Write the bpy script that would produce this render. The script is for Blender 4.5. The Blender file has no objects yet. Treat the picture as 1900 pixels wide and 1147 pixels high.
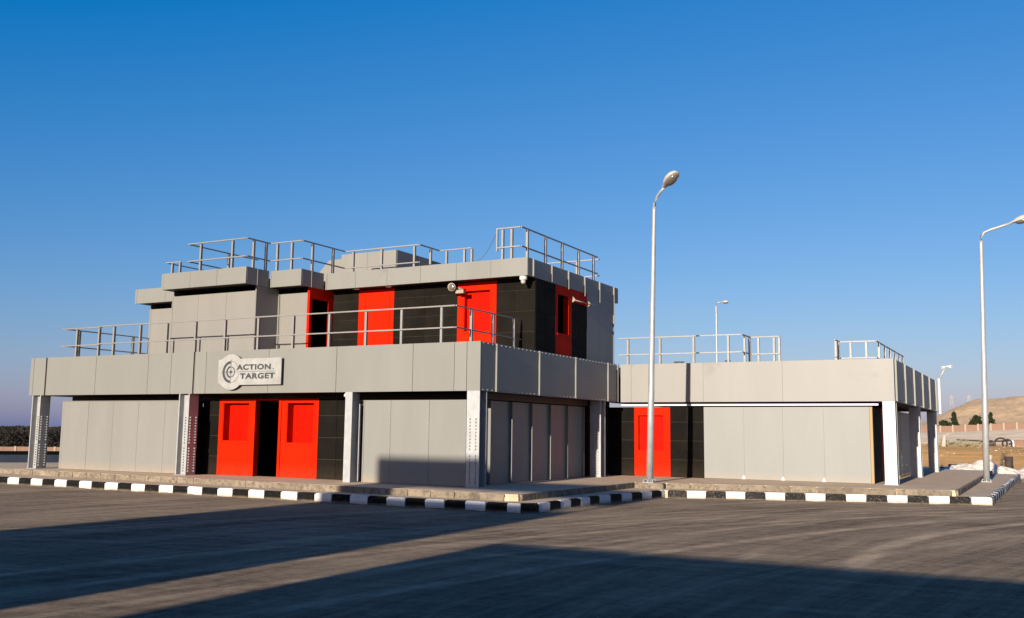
import bpy, bmesh, math, random
from mathutils import Vector, noise
random.seed(7)
sc = bpy.context.scene
C = sc.collection

# ------------------------------------------------------------------ camera
F_PX, YAW, PIT, ROL = 1809.92, -0.4972, 0.1248, 0.0120
cam_d = bpy.data.cameras.new('camera'); cam = bpy.data.objects.new('camera', cam_d); C.objects.link(cam)
cam_d.sensor_fit = 'HORIZONTAL'; cam_d.sensor_width = 36; cam_d.lens = 36*F_PX/1900
cam_d.clip_end = 6000; cam_d.clip_start = .1
CAM = Vector((14.3747, -24.5879, 1.6335))
fw = Vector((math.sin(YAW)*math.cos(PIT), math.cos(YAW)*math.cos(PIT), math.sin(PIT)))
r0 = Vector((math.cos(YAW), -math.sin(YAW), 0)); u0 = r0.cross(fw)
rr = r0*math.cos(ROL)+u0*math.sin(ROL); uu = -r0*math.sin(ROL)+u0*math.cos(ROL)
from mathutils import Matrix
M = Matrix((rr, uu, -fw)).transposed().to_4x4(); M.translation = CAM
cam.matrix_world = M
sc.camera = cam

# ------------------------------------------------------------------ light
SUN_DIR = Vector((-.02, 1, -.225)).normalized()      # the way the light travels
EL = math.asin(-SUN_DIR.z); AZ = math.atan2(-SUN_DIR.x, -SUN_DIR.y)
w = bpy.data.worlds.new('World'); sc.world = w; w.use_nodes = True
nt = w.node_tree; nt.nodes.clear()
sky = nt.nodes.new('ShaderNodeTexSky'); sky.sky_type = 'NISHITA'; sky.sun_disc = False
sky.sun_elevation = EL; sky.sun_rotation = AZ
sky.air_density = 1.15; sky.dust_density = .7; sky.ozone_density = 5.2; sky.altitude = 0
bg = nt.nodes.new('ShaderNodeBackground'); bg.inputs[1].default_value = .087
ow = nt.nodes.new('ShaderNodeOutputWorld')
# one white balance for the whole sky (red deepened, green and blue trimmed)
sr = nt.nodes.new('ShaderNodeSeparateColor'); cr_ = nt.nodes.new('ShaderNodeCombineColor'); nt.links.new(sky.outputs[0], sr.inputs[0])
for i_, (k_, o_) in enumerate(((1.12, -.68), (.735, 0.0), (.60, 1.4))):
    ma_ = nt.nodes.new('ShaderNodeMath'); ma_.operation = 'MULTIPLY_ADD'; ma_.inputs[1].default_value = k_; ma_.inputs[2].default_value = o_; nt.links.new(sr.outputs[i_], ma_.inputs[0])
    mx_ = nt.nodes.new('ShaderNodeMath'); mx_.operation = 'MAXIMUM'; mx_.inputs[1].default_value = 0.02; nt.links.new(ma_.outputs[0], mx_.inputs[0]); nt.links.new(mx_.outputs[0], cr_.inputs[i_])
nt.links.new(cr_.outputs[0], bg.inputs[0]); nt.links.new(bg.outputs[0], ow.inputs[0])
sl = bpy.data.lights.new('sun', 'SUN'); sl.energy = 5.0; sl.angle = math.radians(.55); sl.color = (1, .90, .77)
sun = bpy.data.objects.new('sun', sl); C.objects.link(sun)
sun.rotation_euler = SUN_DIR.to_track_quat('-Z', 'Y').to_euler(); sun.location = (0, -60, 40)
sc.view_settings.view_transform = 'Standard'; sc.view_settings.look = 'None'
sc.view_settings.exposure = 0.9; sc.view_settings.gamma = 1; sc.view_settings.use_curve_mapping = False
sc.render.engine = 'CYCLES'; sc.cycles.max_bounces = 6

# ------------------------------------------------------------------ materials
def mat(name, col, rough=.6, metal=0, var=0.0, nscale=2.0, namt=0.0, spec=.5, stretch=(1, 1, 1), bump=0, bscale=40, dust=None, dustz=None, speck=None):
    m = bpy.data.materials.new(name); m.use_nodes = True; t = m.node_tree; N = t.nodes; L = t.links
    b = N['Principled BSDF']; b.inputs['Roughness'].default_value = rough; b.inputs['Metallic'].default_value = metal
    b.inputs['Specular IOR Level'].default_value = spec
    rgb = N.new('ShaderNodeRGB'); rgb.outputs[0].default_value = (*col, 1); out = rgb.outputs[0]
    geo = N.new('ShaderNodeNewGeometry')
    def mul(inp, fac_socket):
        mx = N.new('ShaderNodeVectorMath'); mx.operation = 'SCALE'; L.new(inp, mx.inputs[0]); L.new(fac_socket, mx.inputs['Scale']); return mx.outputs[0]
    if var:
        oi = N.new('ShaderNodeObjectInfo'); mr = N.new('ShaderNodeMapRange'); mr.inputs[3].default_value = 1-var; mr.inputs[4].default_value = 1+var
        L.new(oi.outputs['Random'], mr.inputs[0]); out = mul(out, mr.outputs[0])
    if namt:
        mp = N.new('ShaderNodeVectorMath'); mp.operation = 'MULTIPLY'; mp.inputs[1].default_value = stretch
        L.new(geo.outputs['Position'], mp.inputs[0])
        nz = N.new('ShaderNodeTexNoise'); nz.inputs['Scale'].default_value = nscale; nz.inputs['Detail'].default_value = 6; nz.inputs['Roughness'].default_value = .6
        L.new(mp.outputs[0], nz.inputs['Vector'])
        mr = N.new('ShaderNodeMapRange'); mr.inputs[1].default_value = .3; mr.inputs[2].default_value = .7
        mr.inputs[3].default_value = 1-namt; mr.inputs[4].default_value = 1+namt
        L.new(nz.outputs['Fac'], mr.inputs[0]); out = mul(out, mr.outputs[0])
    if dust:      # dust that has settled up the lower edge of a thing, ragged (col, height, strength)
        sp = N.new('ShaderNodeSeparateXYZ'); L.new(geo.outputs['Position'], sp.inputs[0])
        n2 = N.new('ShaderNodeTexNoise'); n2.inputs['Scale'].default_value = 5; n2.inputs['Detail'].default_value = 5
        L.new(geo.outputs['Position'], n2.inputs['Vector'])
        mr = N.new('ShaderNodeMapRange'); mr.inputs[1].default_value = dust[1]; mr.inputs[2].default_value = dust[3] if len(dust) > 3 else 0
        mr.inputs[3].default_value = 0; mr.inputs[4].default_value = 1; L.new(sp.outputs[2], mr.inputs[0])
        mu = N.new('ShaderNodeMath'); mu.operation = 'MULTIPLY'; L.new(mr.outputs[0], mu.inputs[0]); L.new(n2.outputs['Fac'], mu.inputs[1])
        m3 = N.new('ShaderNodeMath'); m3.operation = 'MULTIPLY'; m3.inputs[1].default_value = dust[2]; m3.use_clamp = True; L.new(mu.outputs[0], m3.inputs[0])
        mx = N.new('ShaderNodeMix'); mx.data_type = 'RGBA'; L.new(m3.outputs[0], mx.inputs[0]); L.new(out, mx.inputs[6]); mx.inputs[7].default_value = (*dust[0], 1); out = mx.outputs[2]
    if speck:     # worn spots (colour, scale, threshold)
        n4 = N.new('ShaderNodeTexNoise'); n4.inputs['Scale'].default_value = speck[1]; n4.inputs['Detail'].default_value = 4; n4.inputs['Roughness'].default_value = .7
        L.new(geo.outputs['Position'], n4.inputs['Vector'])
        mr = N.new('ShaderNodeMapRange'); mr.inputs[1].default_value = speck[2]; mr.inputs[2].default_value = speck[2]+.06
        L.new(n4.outputs['Fac'], mr.inputs[0])
        mx = N.new('ShaderNodeMix'); mx.data_type = 'RGBA'; L.new(mr.outputs[0], mx.inputs[0]); L.new(out, mx.inputs[6]); mx.inputs[7].default_value = (*speck[0], 1); out = mx.outputs[2]
    if bump:
        n5 = N.new('ShaderNodeTexNoise'); n5.inputs['Scale'].default_value = bscale; n5.inputs['Detail'].default_value = 5
        L.new(geo.outputs['Position'], n5.inputs['Vector'])
        bp = N.new('ShaderNodeBump'); bp.inputs['Strength'].default_value = bump; bp.inputs['Distance'].default_value = .02
        L.new(n5.outputs['Fac'], bp.inputs['Height']); L.new(bp.outputs[0], b.inputs['Normal'])
    L.new(out, b.inputs['Base Color'])
    return m

DUST = (.30, .22, .14)
MT = {}
MT['fascia'] = mat('fascia_paint', (.163, .159, .139), .5, 0, .03, .9, .05, stretch=(1, 1, .25), spec=.35, bump=.25, bscale=.9, speck=((.148, .141, .122), .7, .66))
MT['panel'] = mat('panel_paint', (.168, .164, .147), .5, 0, .03, .8, .055, stretch=(1.5, 1.5, .3), spec=.35, dust=(DUST, .35, .8), bump=.12, bscale=1.2)
MT['fascia_wing'] = mat('wing_fascia_lightened', (.20, .192, .172), .5, 0, .02, .9, .05, stretch=(1, 1, .25), spec=.35, speck=((.178, .17, .15), .5, .60))  # lighter copy of the fascia colour, carries the left-to-right brightening
MT['panel_wing'] = mat('wing_panel_paint', (.178, .178, .166), .5, 0, .01, .8, .05, stretch=(1.5, 1.5, .3), spec=.35, dust=(DUST, .3, .6))
MT['panel_up'] = mat('upper_panel_paint', (0.1729, 0.163, 0.1426), .5, 0, .03, .8, .05, stretch=(1.5, 1.5, .3), spec=.35, bump=.12, bscale=1.2)
MT['steel'] = mat('galvanised_steel', (0.3047, 0.3047, 0.2981), .5, .25, 0, 6, .14, stretch=(1, 1, .6), spec=.4)
MT['rail'] = mat('railing_steel', (0.202, 0.1907, 0.1683), .5, .2, .05, 6, .1, spec=.4)
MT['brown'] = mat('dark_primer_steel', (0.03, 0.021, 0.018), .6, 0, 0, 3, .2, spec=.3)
MT['tile'] = mat('black_rubber_tile', (0.00561, 0.004488, 0.0033), .8, 0, .18, 1.3, .35, spec=.08, dust=((.05, .036, .022), .7, .5), bump=.3, bscale=25)
MT['tile_up'] = mat('upper_rubber_tile', (0.00726, 0.005808, 0.00396), .8, 0, .2, 1.3, .4, spec=.08, bump=.3, bscale=25)
MT['grout'] = mat('joint_backing', (.085, .08, .07), .9, spec=.1)
MT['seam'] = mat('tile_seam_dust', (.062, .052, .036), .9, spec=.05)
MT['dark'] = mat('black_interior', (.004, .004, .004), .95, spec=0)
MT['red'] = mat('red_door_paint', (.40, .0105, .0006), .6, 0, .03, 1.6, .10, stretch=(1, 1, .5), spec=.03, dust=((.38, .05, .02), .5, .5), speck=((.24, .01, .004), 6, .62))
MT['redin'] = mat('red_inset_paint', (.42, .0045, .0003), .55, 0, .02, 2.2, .28, spec=.03, speck=((.26, .006, .001), 3, .60))
MT['white'] = mat('white_enamel', (0.5184, 0.504, 0.4752), .4, 0, .02, 8, .06)
MT['tan'] = mat('plywood_edge', (0.297, 0.198, 0.0924), .8)
MT['navy'] = mat('navy_shade', (.012, .02, .035), .7, 0, 0, 2, .2, spec=.2)  # shade put into colour, for the left strip and the crate
MT['kw'] = mat('white_kerb_paint', (0.56, 0.544, 0.512), .7, 0, .05, 5, .08, spec=.2, dust=(DUST, -.30, 2.0, -.42), speck=((.22, .17, .12), 13, .62), bump=.5, bscale=30)
MT['kb'] = mat('black_kerb_paint', (0.00378, 0.003465, 0.00315), .7, 0, .1, 5, .3, spec=.12, dust=(DUST, -.34, .9, -.42), speck=((.09, .07, .05), 14, .60), bump=.5, bscale=30)
MT['kbw'] = mat('worn_black_kerb_paint', (0.00816, 0.00714, 0.00612), .7, 0, .1, 5, .3, spec=.2, dust=(DUST, -.36, 1.0, -.42), speck=((.10, .08, .06), 22, .55), bump=.6, bscale=30)
MT['slab'] = mat('concrete_slab', (.50, .37, .24), .9, 0, 0, 1.5, .14, spec=.1, bump=.4, bscale=18, speck=((.44, .35, .24), 3, .62))
MT['stone'] = mat('dusty_edge_stone', (.185, .150, .108), .95, 0, .12, 3, .25, spec=.1, bump=1, bscale=14, speck=((.12, .095, .07), 7, .52))
MT['pave'] = mat('pavement_concrete', (.46, .34, .22), .9, 0, .08, 2, .16, spec=.1, bump=.5, bscale=20)
MT['metalhead'] = mat('lamp_housing', (0.3762, 0.3465, 0.297), .5, .1, 0, 6, .1)
MT['lens'] = mat('lamp_lens', (.10, .085, .07), .15, 0, spec=.8)
MT['leaf'] = mat('conifer_foliage', (.020, .028, .010), .8, 0, 0, 1.2, .45, spec=.1)
MT['scrub'] = mat('dry_scrub', (.024, .021, .016), .9, 0, .15, .5, .4, spec=.1)
MT['bark'] = mat('bark', (.07, .05, .035), .9)
MT['pink'] = mat('pink_wall_render', (0.1882, 0.1155, 0.08129), .9, 0, .05, 2, .1, spec=.1)
MT['post'] = mat('pale_wall_post', (0.2746, 0.2218, 0.169), .9, spec=.1)
MT['rust'] = mat('rusty_scrap', (.045, .03, .022), .8, .2, 0, 4, .4)
MT['rubble'] = mat('white_rubble', (0.644, 0.552, 0.4485), .95, 0, 0, .9, .14, spec=.05, bump=1, bscale=6)
MT['twig'] = mat('pale_twigs', (.26, .22, .12), .9)
MT['pipe'] = mat('concrete_pipe', (.38, .30, .24), .9)

def ground_mat():
    m = bpy.data.materials.new('dusty_asphalt'); m.use_nodes = True; t = m.node_tree; N = t.nodes; L = t.links
    b = N['Principled BSDF']; b.inputs['Roughness'].default_value = .92; b.inputs['Specular IOR Level'].default_value = .08
    geo = N.new('ShaderNodeNewGeometry'); sp = N.new('ShaderNodeSeparateXYZ'); L.new(geo.outputs['Position'], sp.inputs[0])
    def math_(op, a, bb=None, clamp=False):
        n = N.new('ShaderNodeMath'); n.operation = op; n.use_clamp = clamp
        for i, v in enumerate((a, bb)):
            if v is None: continue
            if isinstance(v, (int, float)): n.inputs[i].default_value = v
            else: L.new(v, n.inputs[i])
        return n.outputs[0]
    def comb(x, y, z=0.0):
        n = N.new('ShaderNodeCombineXYZ')
        for i, v in enumerate((x, y, z)):
            if isinstance(v, (int, float)): n.inputs[i].default_value = v
            else: L.new(v, n.inputs[i])
        return n.outputs[0]
    def nz(vec, s, d=5, r=.55, dist=0):
        n = N.new('ShaderNodeTexNoise'); n.inputs['Scale'].default_value = s; n.inputs['Detail'].default_value = d; n.inputs['Roughness'].default_value = r
        n.inputs['Distortion'].default_value = dist; L.new(vec, n.inputs['Vector']); return n.outputs['Fac']
    def ramp(v, a, bb, c=0., d=1.):
        n = N.new('ShaderNodeMapRange'); n.inputs[1].default_value = a; n.inputs[2].default_value = bb; n.inputs[3].default_value = c; n.inputs[4].default_value = d
        n.interpolation_type = 'SMOOTHSTEP'; L.new(v, n.inputs[0]); return n.outputs[0]
    X, Y = sp.outputs[0], sp.outputs[1]
    dx = math_('SUBTRACT', X, 57.0); dy = math_('SUBTRACT', Y, -15.0)
    R = math_('SQRT', math_('ADD', math_('MULTIPLY', dx, dx), math_('MULTIPLY', dy, dy)))
    A = math_('ARCTAN2', dy, dx)
    warp = math_('MULTIPLY', nz(geo.outputs['Position'], .08, 2), 3.0)
    s1 = nz(comb(math_('ADD', R, warp), math_('MULTIPLY', A, 2.0)), 3.2, 9, .74)
    s1b = nz(comb(math_('ADD', R, math_('MULTIPLY', warp, 1.6)), math_('MULTIPLY', A, 1.5), 7.0), .9, 5, .62)
    dx2 = math_('SUBTRACT', X, 22.0); dy2 = math_('SUBTRACT', Y, -70.0)
    R2 = math_('SQRT', math_('ADD', math_('MULTIPLY', dx2, dx2), math_('MULTIPLY', dy2, dy2)))
    A2 = math_('ARCTAN2', dy2, dx2)
    s2 = nz(comb(math_('ADD', R2, warp), math_('MULTIPLY', A2, 4.0), 3.0), 2.6, 9, .72)
    big = nz(geo.outputs['Position'], .22, 4)
    fine = nz(geo.outputs['Position'], 45, 5, .8)
    mid = nz(geo.outputs['Position'], 5.0, 8, .75)
    f = math_('ADD', math_('MULTIPLY', ramp(s1, .36, .66), .26), math_('MULTIPLY', ramp(s1b, .46, .64), .14))
    f = math_('ADD', f, math_('MULTIPLY', ramp(s2, .38, .66), .14))
    f = math_('ADD', f, math_('MULTIPLY', ramp(big, .35, .65), .14))
    f = math_('ADD', f, math_('MULTIPLY', ramp(mid, .3, .7), .20))
    f = math_('ADD', f, math_('MULTIPLY', math_('SUBTRACT', fine, .5), .9), True)
    f = math_('ADD', f, math_('MULTIPLY', math_('SUBTRACT', nz(geo.outputs['Position'], 130, 2, .8), .5), .9), True)
    # pale curved tyre tracks, each an arc of its own
    wob = math_('MULTIPLY', math_('SUBTRACT', nz(geo.outputs['Position'], .2, 3), .5), .5)
    patch = ramp(nz(geo.outputs['Position'], .9, 6, .7), .32, .6, .30, 1)
    grain = ramp(fine, .38, .6, .55, 1)
    for cx_, cy_, r_, wd, amt in ((31.33, -7.06, 19.74, .30, .55), (31.33, -7.06, 21.5, .22, .2), (74.84, -27.66, 69.3, .26, .45), (74.84, -27.66, 70.9, .22, .32), (74.84, -27.66, 66.6, .2, .16),
                                  (41.96, -21.16, 39.08, .24, .36), (41.96, -21.16, 40.7, .2, .26), (31.02, -14.94, 27.69, .2, .26), (31.02, -14.94, 29.4, .18, .22), (31.02, -14.94, 33.2, .25, .16),
                                  (22, -70, 62.0, .16, .2), (22, -70, 63.7, .16, .18), (22, -70, 58.5, .2, .14), (10, -60, 50.2, .2, .16), (10, -60, 51.9, .2, .14)):
        ex = math_('SUBTRACT', X, cx_); ey = math_('SUBTRACT', Y, cy_)
        rr_ = math_('SQRT', math_('ADD', math_('MULTIPLY', ex, ex), math_('MULTIPLY', ey, ey)))
        d = math_('ABSOLUTE', math_('SUBTRACT', math_('ADD', rr_, wob), r_))
        if cx_ == 31.33: amt = math_('MULTIPLY', ramp(Y, -9.5, -7.0), amt)
        f = math_('ADD', f, math_('MULTIPLY', math_('MULTIPLY', math_('MULTIPLY', ramp(d, wd, wd*.2, 0, 1), amt), patch), grain), True)
    # sand drifted against the kerb foot
    mx = N.new('ShaderNodeMix'); mx.data_type = 'RGBA'; L.new(f, mx.inputs[0])
    mx.inputs[6].default_value = (.078, .056, .037, 1); mx.inputs[7].default_value = (.72, .53, .34, 1)
    L.new(mx.outputs[2], b.inputs['Base Color'])
    bp = N.new('ShaderNodeBump'); bp.inputs['Strength'].default_value = 1; bp.inputs['Distance'].default_value = .07
    L.new(math_('ADD', fine, math_('MULTIPLY', mid, .8)), bp.inputs['Height']); L.new(bp.outputs[0], b.inputs['Normal'])
    return m
MT['road'] = ground_mat()

def terrain_mat():
    m = mat('desert_sand', (.43, .30, .18), .95, 0, 0, .05, .12, spec=.05, bump=0)
    t = m.node_tree; N = t.nodes; L = t.links; b = N['Principled BSDF']
    geo = N.new('ShaderNodeNewGeometry'); sp = N.new('ShaderNodeSeparateXYZ'); L.new(geo.outputs['Position'], sp.inputs[0])
    nz = N.new('ShaderNodeTexNoise'); nz.inputs['Scale'].default_value = .09; nz.inputs['Detail'].default_value = 7; L.new(geo.outputs['Position'], nz.inputs['Vector'])
    ma = N.new('ShaderNodeMath'); ma.operation = 'MULTIPLY_ADD'; L.new(nz.outputs['Fac'], ma.inputs[0]); ma.inputs[1].default_value = 24; L.new(sp.outputs[1], ma.inputs[2])
    mr = N.new('ShaderNodeMapRange'); mr.inputs[1].default_value = 0; mr.inputs[2].default_value = 400; L.new(ma.outputs[0], mr.inputs[0])
    cr = N.new('ShaderNodeValToRGB'); L.new(mr.outputs[0], cr.inputs[0]); e = cr.color_ramp.elements
    stops = [(0, (.34, .25, .16)), (.10, (.42, .31, .2)), (.16, (.66, .36, .12)), (.27, (.66, .36, .12)), (.31, (.90, .67, .40)), (.66, (.90, .68, .42)), (.76, (.62, .425, .235)), (1, (.60, .405, .22))]
    e[0].position = 0; e[0].color = (*stops[0][1], 1); e[1].position = 1; e[1].color = (*stops[-1][1], 1)
    for p, c in stops[1:-1]:
        q = e.new(p); q.color = (*c, 1)
    n2 = N.new('ShaderNodeTexNoise'); n2.inputs['Scale'].default_value = .35; n2.inputs['Detail'].default_value = 8; n2.inputs['Roughness'].default_value = .65; L.new(geo.outputs['Position'], n2.inputs['Vector'])
    m2 = N.new('ShaderNodeMapRange'); m2.inputs[1].default_value = .3; m2.inputs[2].default_value = .7; m2.inputs[3].default_value = .68; m2.inputs[4].default_value = 1.2; L.new(n2.outputs['Fac'], m2.inputs[0])
    sc_ = N.new('ShaderNodeVectorMath'); sc_.operation = 'SCALE'; L.new(cr.outputs[0], sc_.inputs[0]); L.new(m2.outputs[0], sc_.inputs['Scale'])
    L.new(sc_.outputs[0], b.inputs['Base Color'])
    bp = N.new('ShaderNodeBump'); bp.inputs['Strength'].default_value = 1; bp.inputs['Distance'].default_value = .10; L.new(n2.outputs['Fac'], bp.inputs['Height']); L.new(bp.outputs[0], b.inputs['Normal'])
    return m
MT['sand'] = terrain_mat()

# ------------------------------------------------------------------ helpers
WORLD = {}                                       # world location of every parent
def thing(name, loc, label=None, cat=None, group=None, kind=None, parent=None):
    o = bpy.data.objects.new(name, None); C.objects.link(o); o.empty_display_size = .3
    place(o, loc, parent); tag(o, label, cat, group, kind); return o
def tag(o, label=None, cat=None, group=None, kind=None):
    if label: o['label'] = label
    if cat: o['category'] = cat
    if group: o['group'] = group
    if kind: o['kind'] = kind
def place(o, loc, parent):
    loc = Vector(loc); WORLD[o.name] = loc
    if parent is not None:
        o.parent = parent; o.location = loc-WORLD[parent.name]
    else: o.location = loc
_cube = {}
def cube_mesh(m):
    if m not in _cube:
        me = bpy.data.meshes.new('box_'+m)
        v = [(x, y, z) for x in (-.5, .5) for y in (-.5, .5) for z in (-.5, .5)]
        f = [(0, 1, 3, 2), (4, 6, 7, 5), (0, 4, 5, 1), (2, 3, 7, 6), (0, 2, 6, 4), (1, 5, 7, 3)]
        me.from_pydata(v, [], f); me.materials.append(MT[m]); _cube[m] = me
    return _cube[m]
def box(name, m, a, b, parent=None):
    """one box-shaped piece from corner a to corner b, sharing its mesh with alike pieces"""
    o = bpy.data.objects.new(name, cube_mesh(m)); C.objects.link(o)
    a = Vector(a); b = Vector(b); place(o, (a+b)/2, parent)
    o.scale = (abs(b.x-a.x), abs(b.y-a.y), abs(b.z-a.z)); return o
class MB:
    def __init__(s): s.bm = bmesh.new()
    def box(s, a, b):
        a = Vector(a); b = Vector(b); v = []
        for x in (a.x, b.x):
            for y in (a.y, b.y):
                for z in (a.z, b.z): v.append(s.bm.verts.new((x, y, z)))
        for f in ((0, 1, 3, 2), (4, 6, 7, 5), (0, 4, 5, 1), (2, 3, 7, 6), (0, 2, 6, 4), (1, 5, 7, 3)):
            s.bm.faces.new([v[i] for i in f])
        return s
    def tube(s, pts, rad, seg=10, cap=True):
        pts = [Vector(p) for p in pts]; n = len(pts); rings = []
        rad = rad if isinstance(rad, (list, tuple)) else [rad]*n
        for i, p in enumerate(pts):
            d = (pts[min(i+1, n-1)]-pts[max(i-1, 0)]).normalized()
            up = Vector((0, 0, 1)) if abs(d.z) < .95 else Vector((1, 0, 0))
            a = d.cross(up).normalized(); b = d.cross(a)
            rings.append([s.bm.verts.new(p+(a*math.cos(2*math.pi*k/seg)+b*math.sin(2*math.pi*k/seg))*rad[i]) for k in range(seg)])
        for i in range(n-1):
            for k in range(seg):
                f = s.bm.faces.new((rings[i][k], rings[i][(k+1) % seg], rings[i+1][(k+1) % seg], rings[i+1][k])); f.smooth = True
        if cap:
            s.bm.faces.new(rings[0]); s.bm.faces.new(rings[-1])
        return s
    def poly(s, pts, z0, z1):
        a = [s.bm.verts.new((p[0], p[1], z0)) for p in pts]; b = [s.bm.verts.new((p[0], p[1], z1)) for p in pts]
        s.bm.faces.new(b); s.bm.faces.new(a[::-1])
        for i in range(len(pts)):
            j = (i+1) % len(pts); s.bm.faces.new((a[i], a[j], b[j], b[i]))
        return s
    def build(s, name, m, parent=None, loc=None, smooth=False):
        bmesh.ops.recalc_face_normals(s.bm, faces=s.bm.faces)
        me = bpy.data.meshes.new(name); 
        if loc is None: loc = WORLD[parent.name] if parent is not None else Vector((0, 0, 0))
        loc = Vector(loc)
        bmesh.ops.translate(s.bm, vec=-loc, verts=s.bm.verts)
        s.bm.to_mesh(me); s.bm.free(); me.materials.append(MT[m])
        o = bpy.data.objects.new(name, me); C.objects.link(o); place(o, loc, parent)
        return o
def bolt(mb, c, ax, r=.030, h=.05):
    """a hexagonal bolt head sticking out of a face along ax"""
    c = Vector(c); ax = Vector(ax); up = Vector((0, 0, 1)); a = ax.cross(up).normalized()
    lo = [mb.bm.verts.new(c+(a*math.cos(k*math.pi/3)+up*math.sin(k*math.pi/3))*r) for k in range(6)]
    hi = [mb.bm.verts.new(c+ax*h+(a*math.cos(k*math.pi/3)+up*math.sin(k*math.pi/3))*r*.85) for k in range(6)]
    mb.bm.faces.new(hi)
    for k in range(6): mb.bm.faces.new((lo[k], lo[(k+1) % 6], hi[(k+1) % 6], hi[k]))

G = .0045                                          # half the joint between two sheets
def run_y(parent, y, xs, z0, z1, m, name, t=.05, g=G, trim=True):
    """sheets side by side in a wall that faces the road (-Y), front at y"""
    for a, b in zip(xs[:-1], xs[1:]):
        j = random.uniform(-.002, .002)
        box(name, m, (a+g, y+j, z0), (b-g, y+t, z1), parent)
def run_x(parent, x, ys, z0, z1, m, name, t=.05, g=G):
    for a, b in zip(ys[:-1], ys[1:]):
        j = random.uniform(-.002, .002)
        box(name, m, (x-t, a+g, z0), (x+j, b-g, z1), parent)
def rivets_y(parent, y, xs, z0, z1, step=.28, m='steel', off=.05):
    mb = MB()
    for x in xs:
        n = max(2, int((z1-z0)/step))
        for k in range(n): bolt(mb, (x+off, y, z0+.08+(z1-z0-.16)*k/(n-1)), (0, -1, 0), .011, .008)
    o = mb.build('rivets', m, parent); tag(o, kind='stuff')
def rivets_x(parent, x, ys, z0, z1, step=.28, m='steel', off=.06):
    mb = MB()
    for y in ys:
        n = max(2, int((z1-z0)/step))
        for k in range(n): bolt(mb, (x, y+off, z0+.08+(z1-z0-.16)*k/(n-1)), (1, 0, 0), .013, .02)
    o = mb.build('rivets', m, parent); tag(o, kind='stuff')

# ------------------------------------------------------------------ ground
RZ, PZ = -.42, -.17                               # road and pavement levels
def smooth(a, b, v):
    t = max(0., min(1., (v-a)/(b-a))); return t*t*(3-2*t)
def terrain_h(x, y):
    n1 = noise.fractal(Vector((x*.012, y*.012, 0)), .6, 2.1, 6)
    n2 = noise.fractal(Vector((x*.12, y*.12, 3)), .6, 2.1, 4)
    wr = smooth(-60, -12, x)                       # the rise lies behind the right hand wing
    near = smooth(46, 66, y+n1*5)
    h = RZ-.05 + wr*near*(1.15+.22*n2) + wr*smooth(90, 262, y)*(2.45+max(-.8, min(1.2, x*.055)))
    h += wr*smooth(275, 590, y+n1*25)*(18.2+1.2*noise.fractal(Vector((x*.02+4, y*.012, 1)), .6, 2.1, 5)+2.0*n1*smooth(560, 300, y)+.35*n2+1.0*noise.fractal(Vector((x*.05, y*.02, 9)), .6, 2.1, 4)*smooth(300, 400, y)+smooth(-60, -5, x)*1.9)
    h += (1-wr)*smooth(60, 130, y)*.15*n2
    return h
mb = MB(); bm = mb.bm
xs = [-2500, -1600, -1000, -600, -400, -300, -240, -200, -170, -145]+[-125+4*i for i in range(62)]+[135, 160, 200, 260, 350, 500, 800, 1500, 2500]
ys = [-1500, -800, -400, -200, -100, -40, 0, 28]+[34+2.5*i for i in range(36)]+[126+5*i for i in range(36)]+[310+7*i for i in range(46)]+[650, 720, 850, 1100, 1600, 2400]
grid = []
for y in ys:
    grid.append([bm.verts.new((x, y, terrain_h(x, y) if y > 30 else RZ-.05)) for x in xs])
for i in range(len(ys)-1):
    for j in range(len(xs)-1):
        f = bm.faces.new((grid[i][j], grid[i][j+1], grid[i+1][j+1], grid[i+1][j])); f.smooth = True
tag(mb.build('desert_ground', 'sand'), kind='structure')
# asphalt sheet with a slightly uneven surface
mb = MB()
for a, b in (((-75, -90), (70, 26)), ((-75, 26), (-22, 46))):
    v = [mb.bm.verts.new(p) for p in ((a[0], a[1], RZ), (b[0], a[1], RZ), (b[0], b[1], RZ), (a[0], b[1], RZ))]; mb.bm.faces.new(v)
tag(mb.build('asphalt_road', 'road'), kind='structure')

KL = [(-42, -2.5), (2.65, -2.5)]
KS = [(2.70, -2.5), (3.0, -2.06), (3.04, 1.6), (3.62, 5.62)]
KR = [(3.75, 5.5), (12.9, 8.6)]
KB = [(12.9, 8.6), (13.25, 30.5)]
SL = [(-25, -.47), (2.0, -1.85), (2.2, -1.7), (2.3, 6.35), (3.3, 6.55), (11.9, 8.55), (12.0, 29.5), (-20.7, 29.5), (-20.7, 5), (-25, 2.2)]
mb = MB(); mb.poly([(-42, -2.38), (2.6, -2.38), (2.85, -2.1), (2.88, 1.62), (3.5, 5.62), (12.8, 8.72), (13.13, 30.4), (-23.5, 30.4), (-23.5, 13), (-28.8, 7.5), (-30.2, 5.9), (-42, -1)], RZ-.02, PZ-.006)
pav = mb.build('pavement', 'pave'); tag(pav, kind='structure')
mb = MB(); mb.poly([(-24.98, -.49), (2.02, -1.87), (2.22, -1.72), (2.32, 6.33), (3.32, 6.53), (11.92, 8.53), (12.02, 29.52), (-20.68, 29.52), (-20.68, 5.02), (-24.98, 2.22)], PZ-.05, -.07)
plat = mb.build('concrete_platform', 'slab'); tag(plat, kind='structure')
mb = MB(); mb.poly([(x, y) for x, y in SL], -.066, 0.0)
mb.build('platform_slab', 'slab', plat)
# paving flags along the narrow pavement
def along(pts, step, phase=0):
    """points and directions every `step` metres along a polyline"""
    out = []; d = phase
    L_ = 0
    for (x0, y0), (x1, y1) in zip(pts[:-1], pts[1:]):
        l = math.hypot(x1-x0, y1-y0)
        while d < L_+l:
            t = (d-L_)/l; out.append((x0+(x1-x0)*t, y0+(y1-y0)*t, (x1-x0)/l, (y1-y0)/l)); d += step
        L_ += l
    return out
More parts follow.
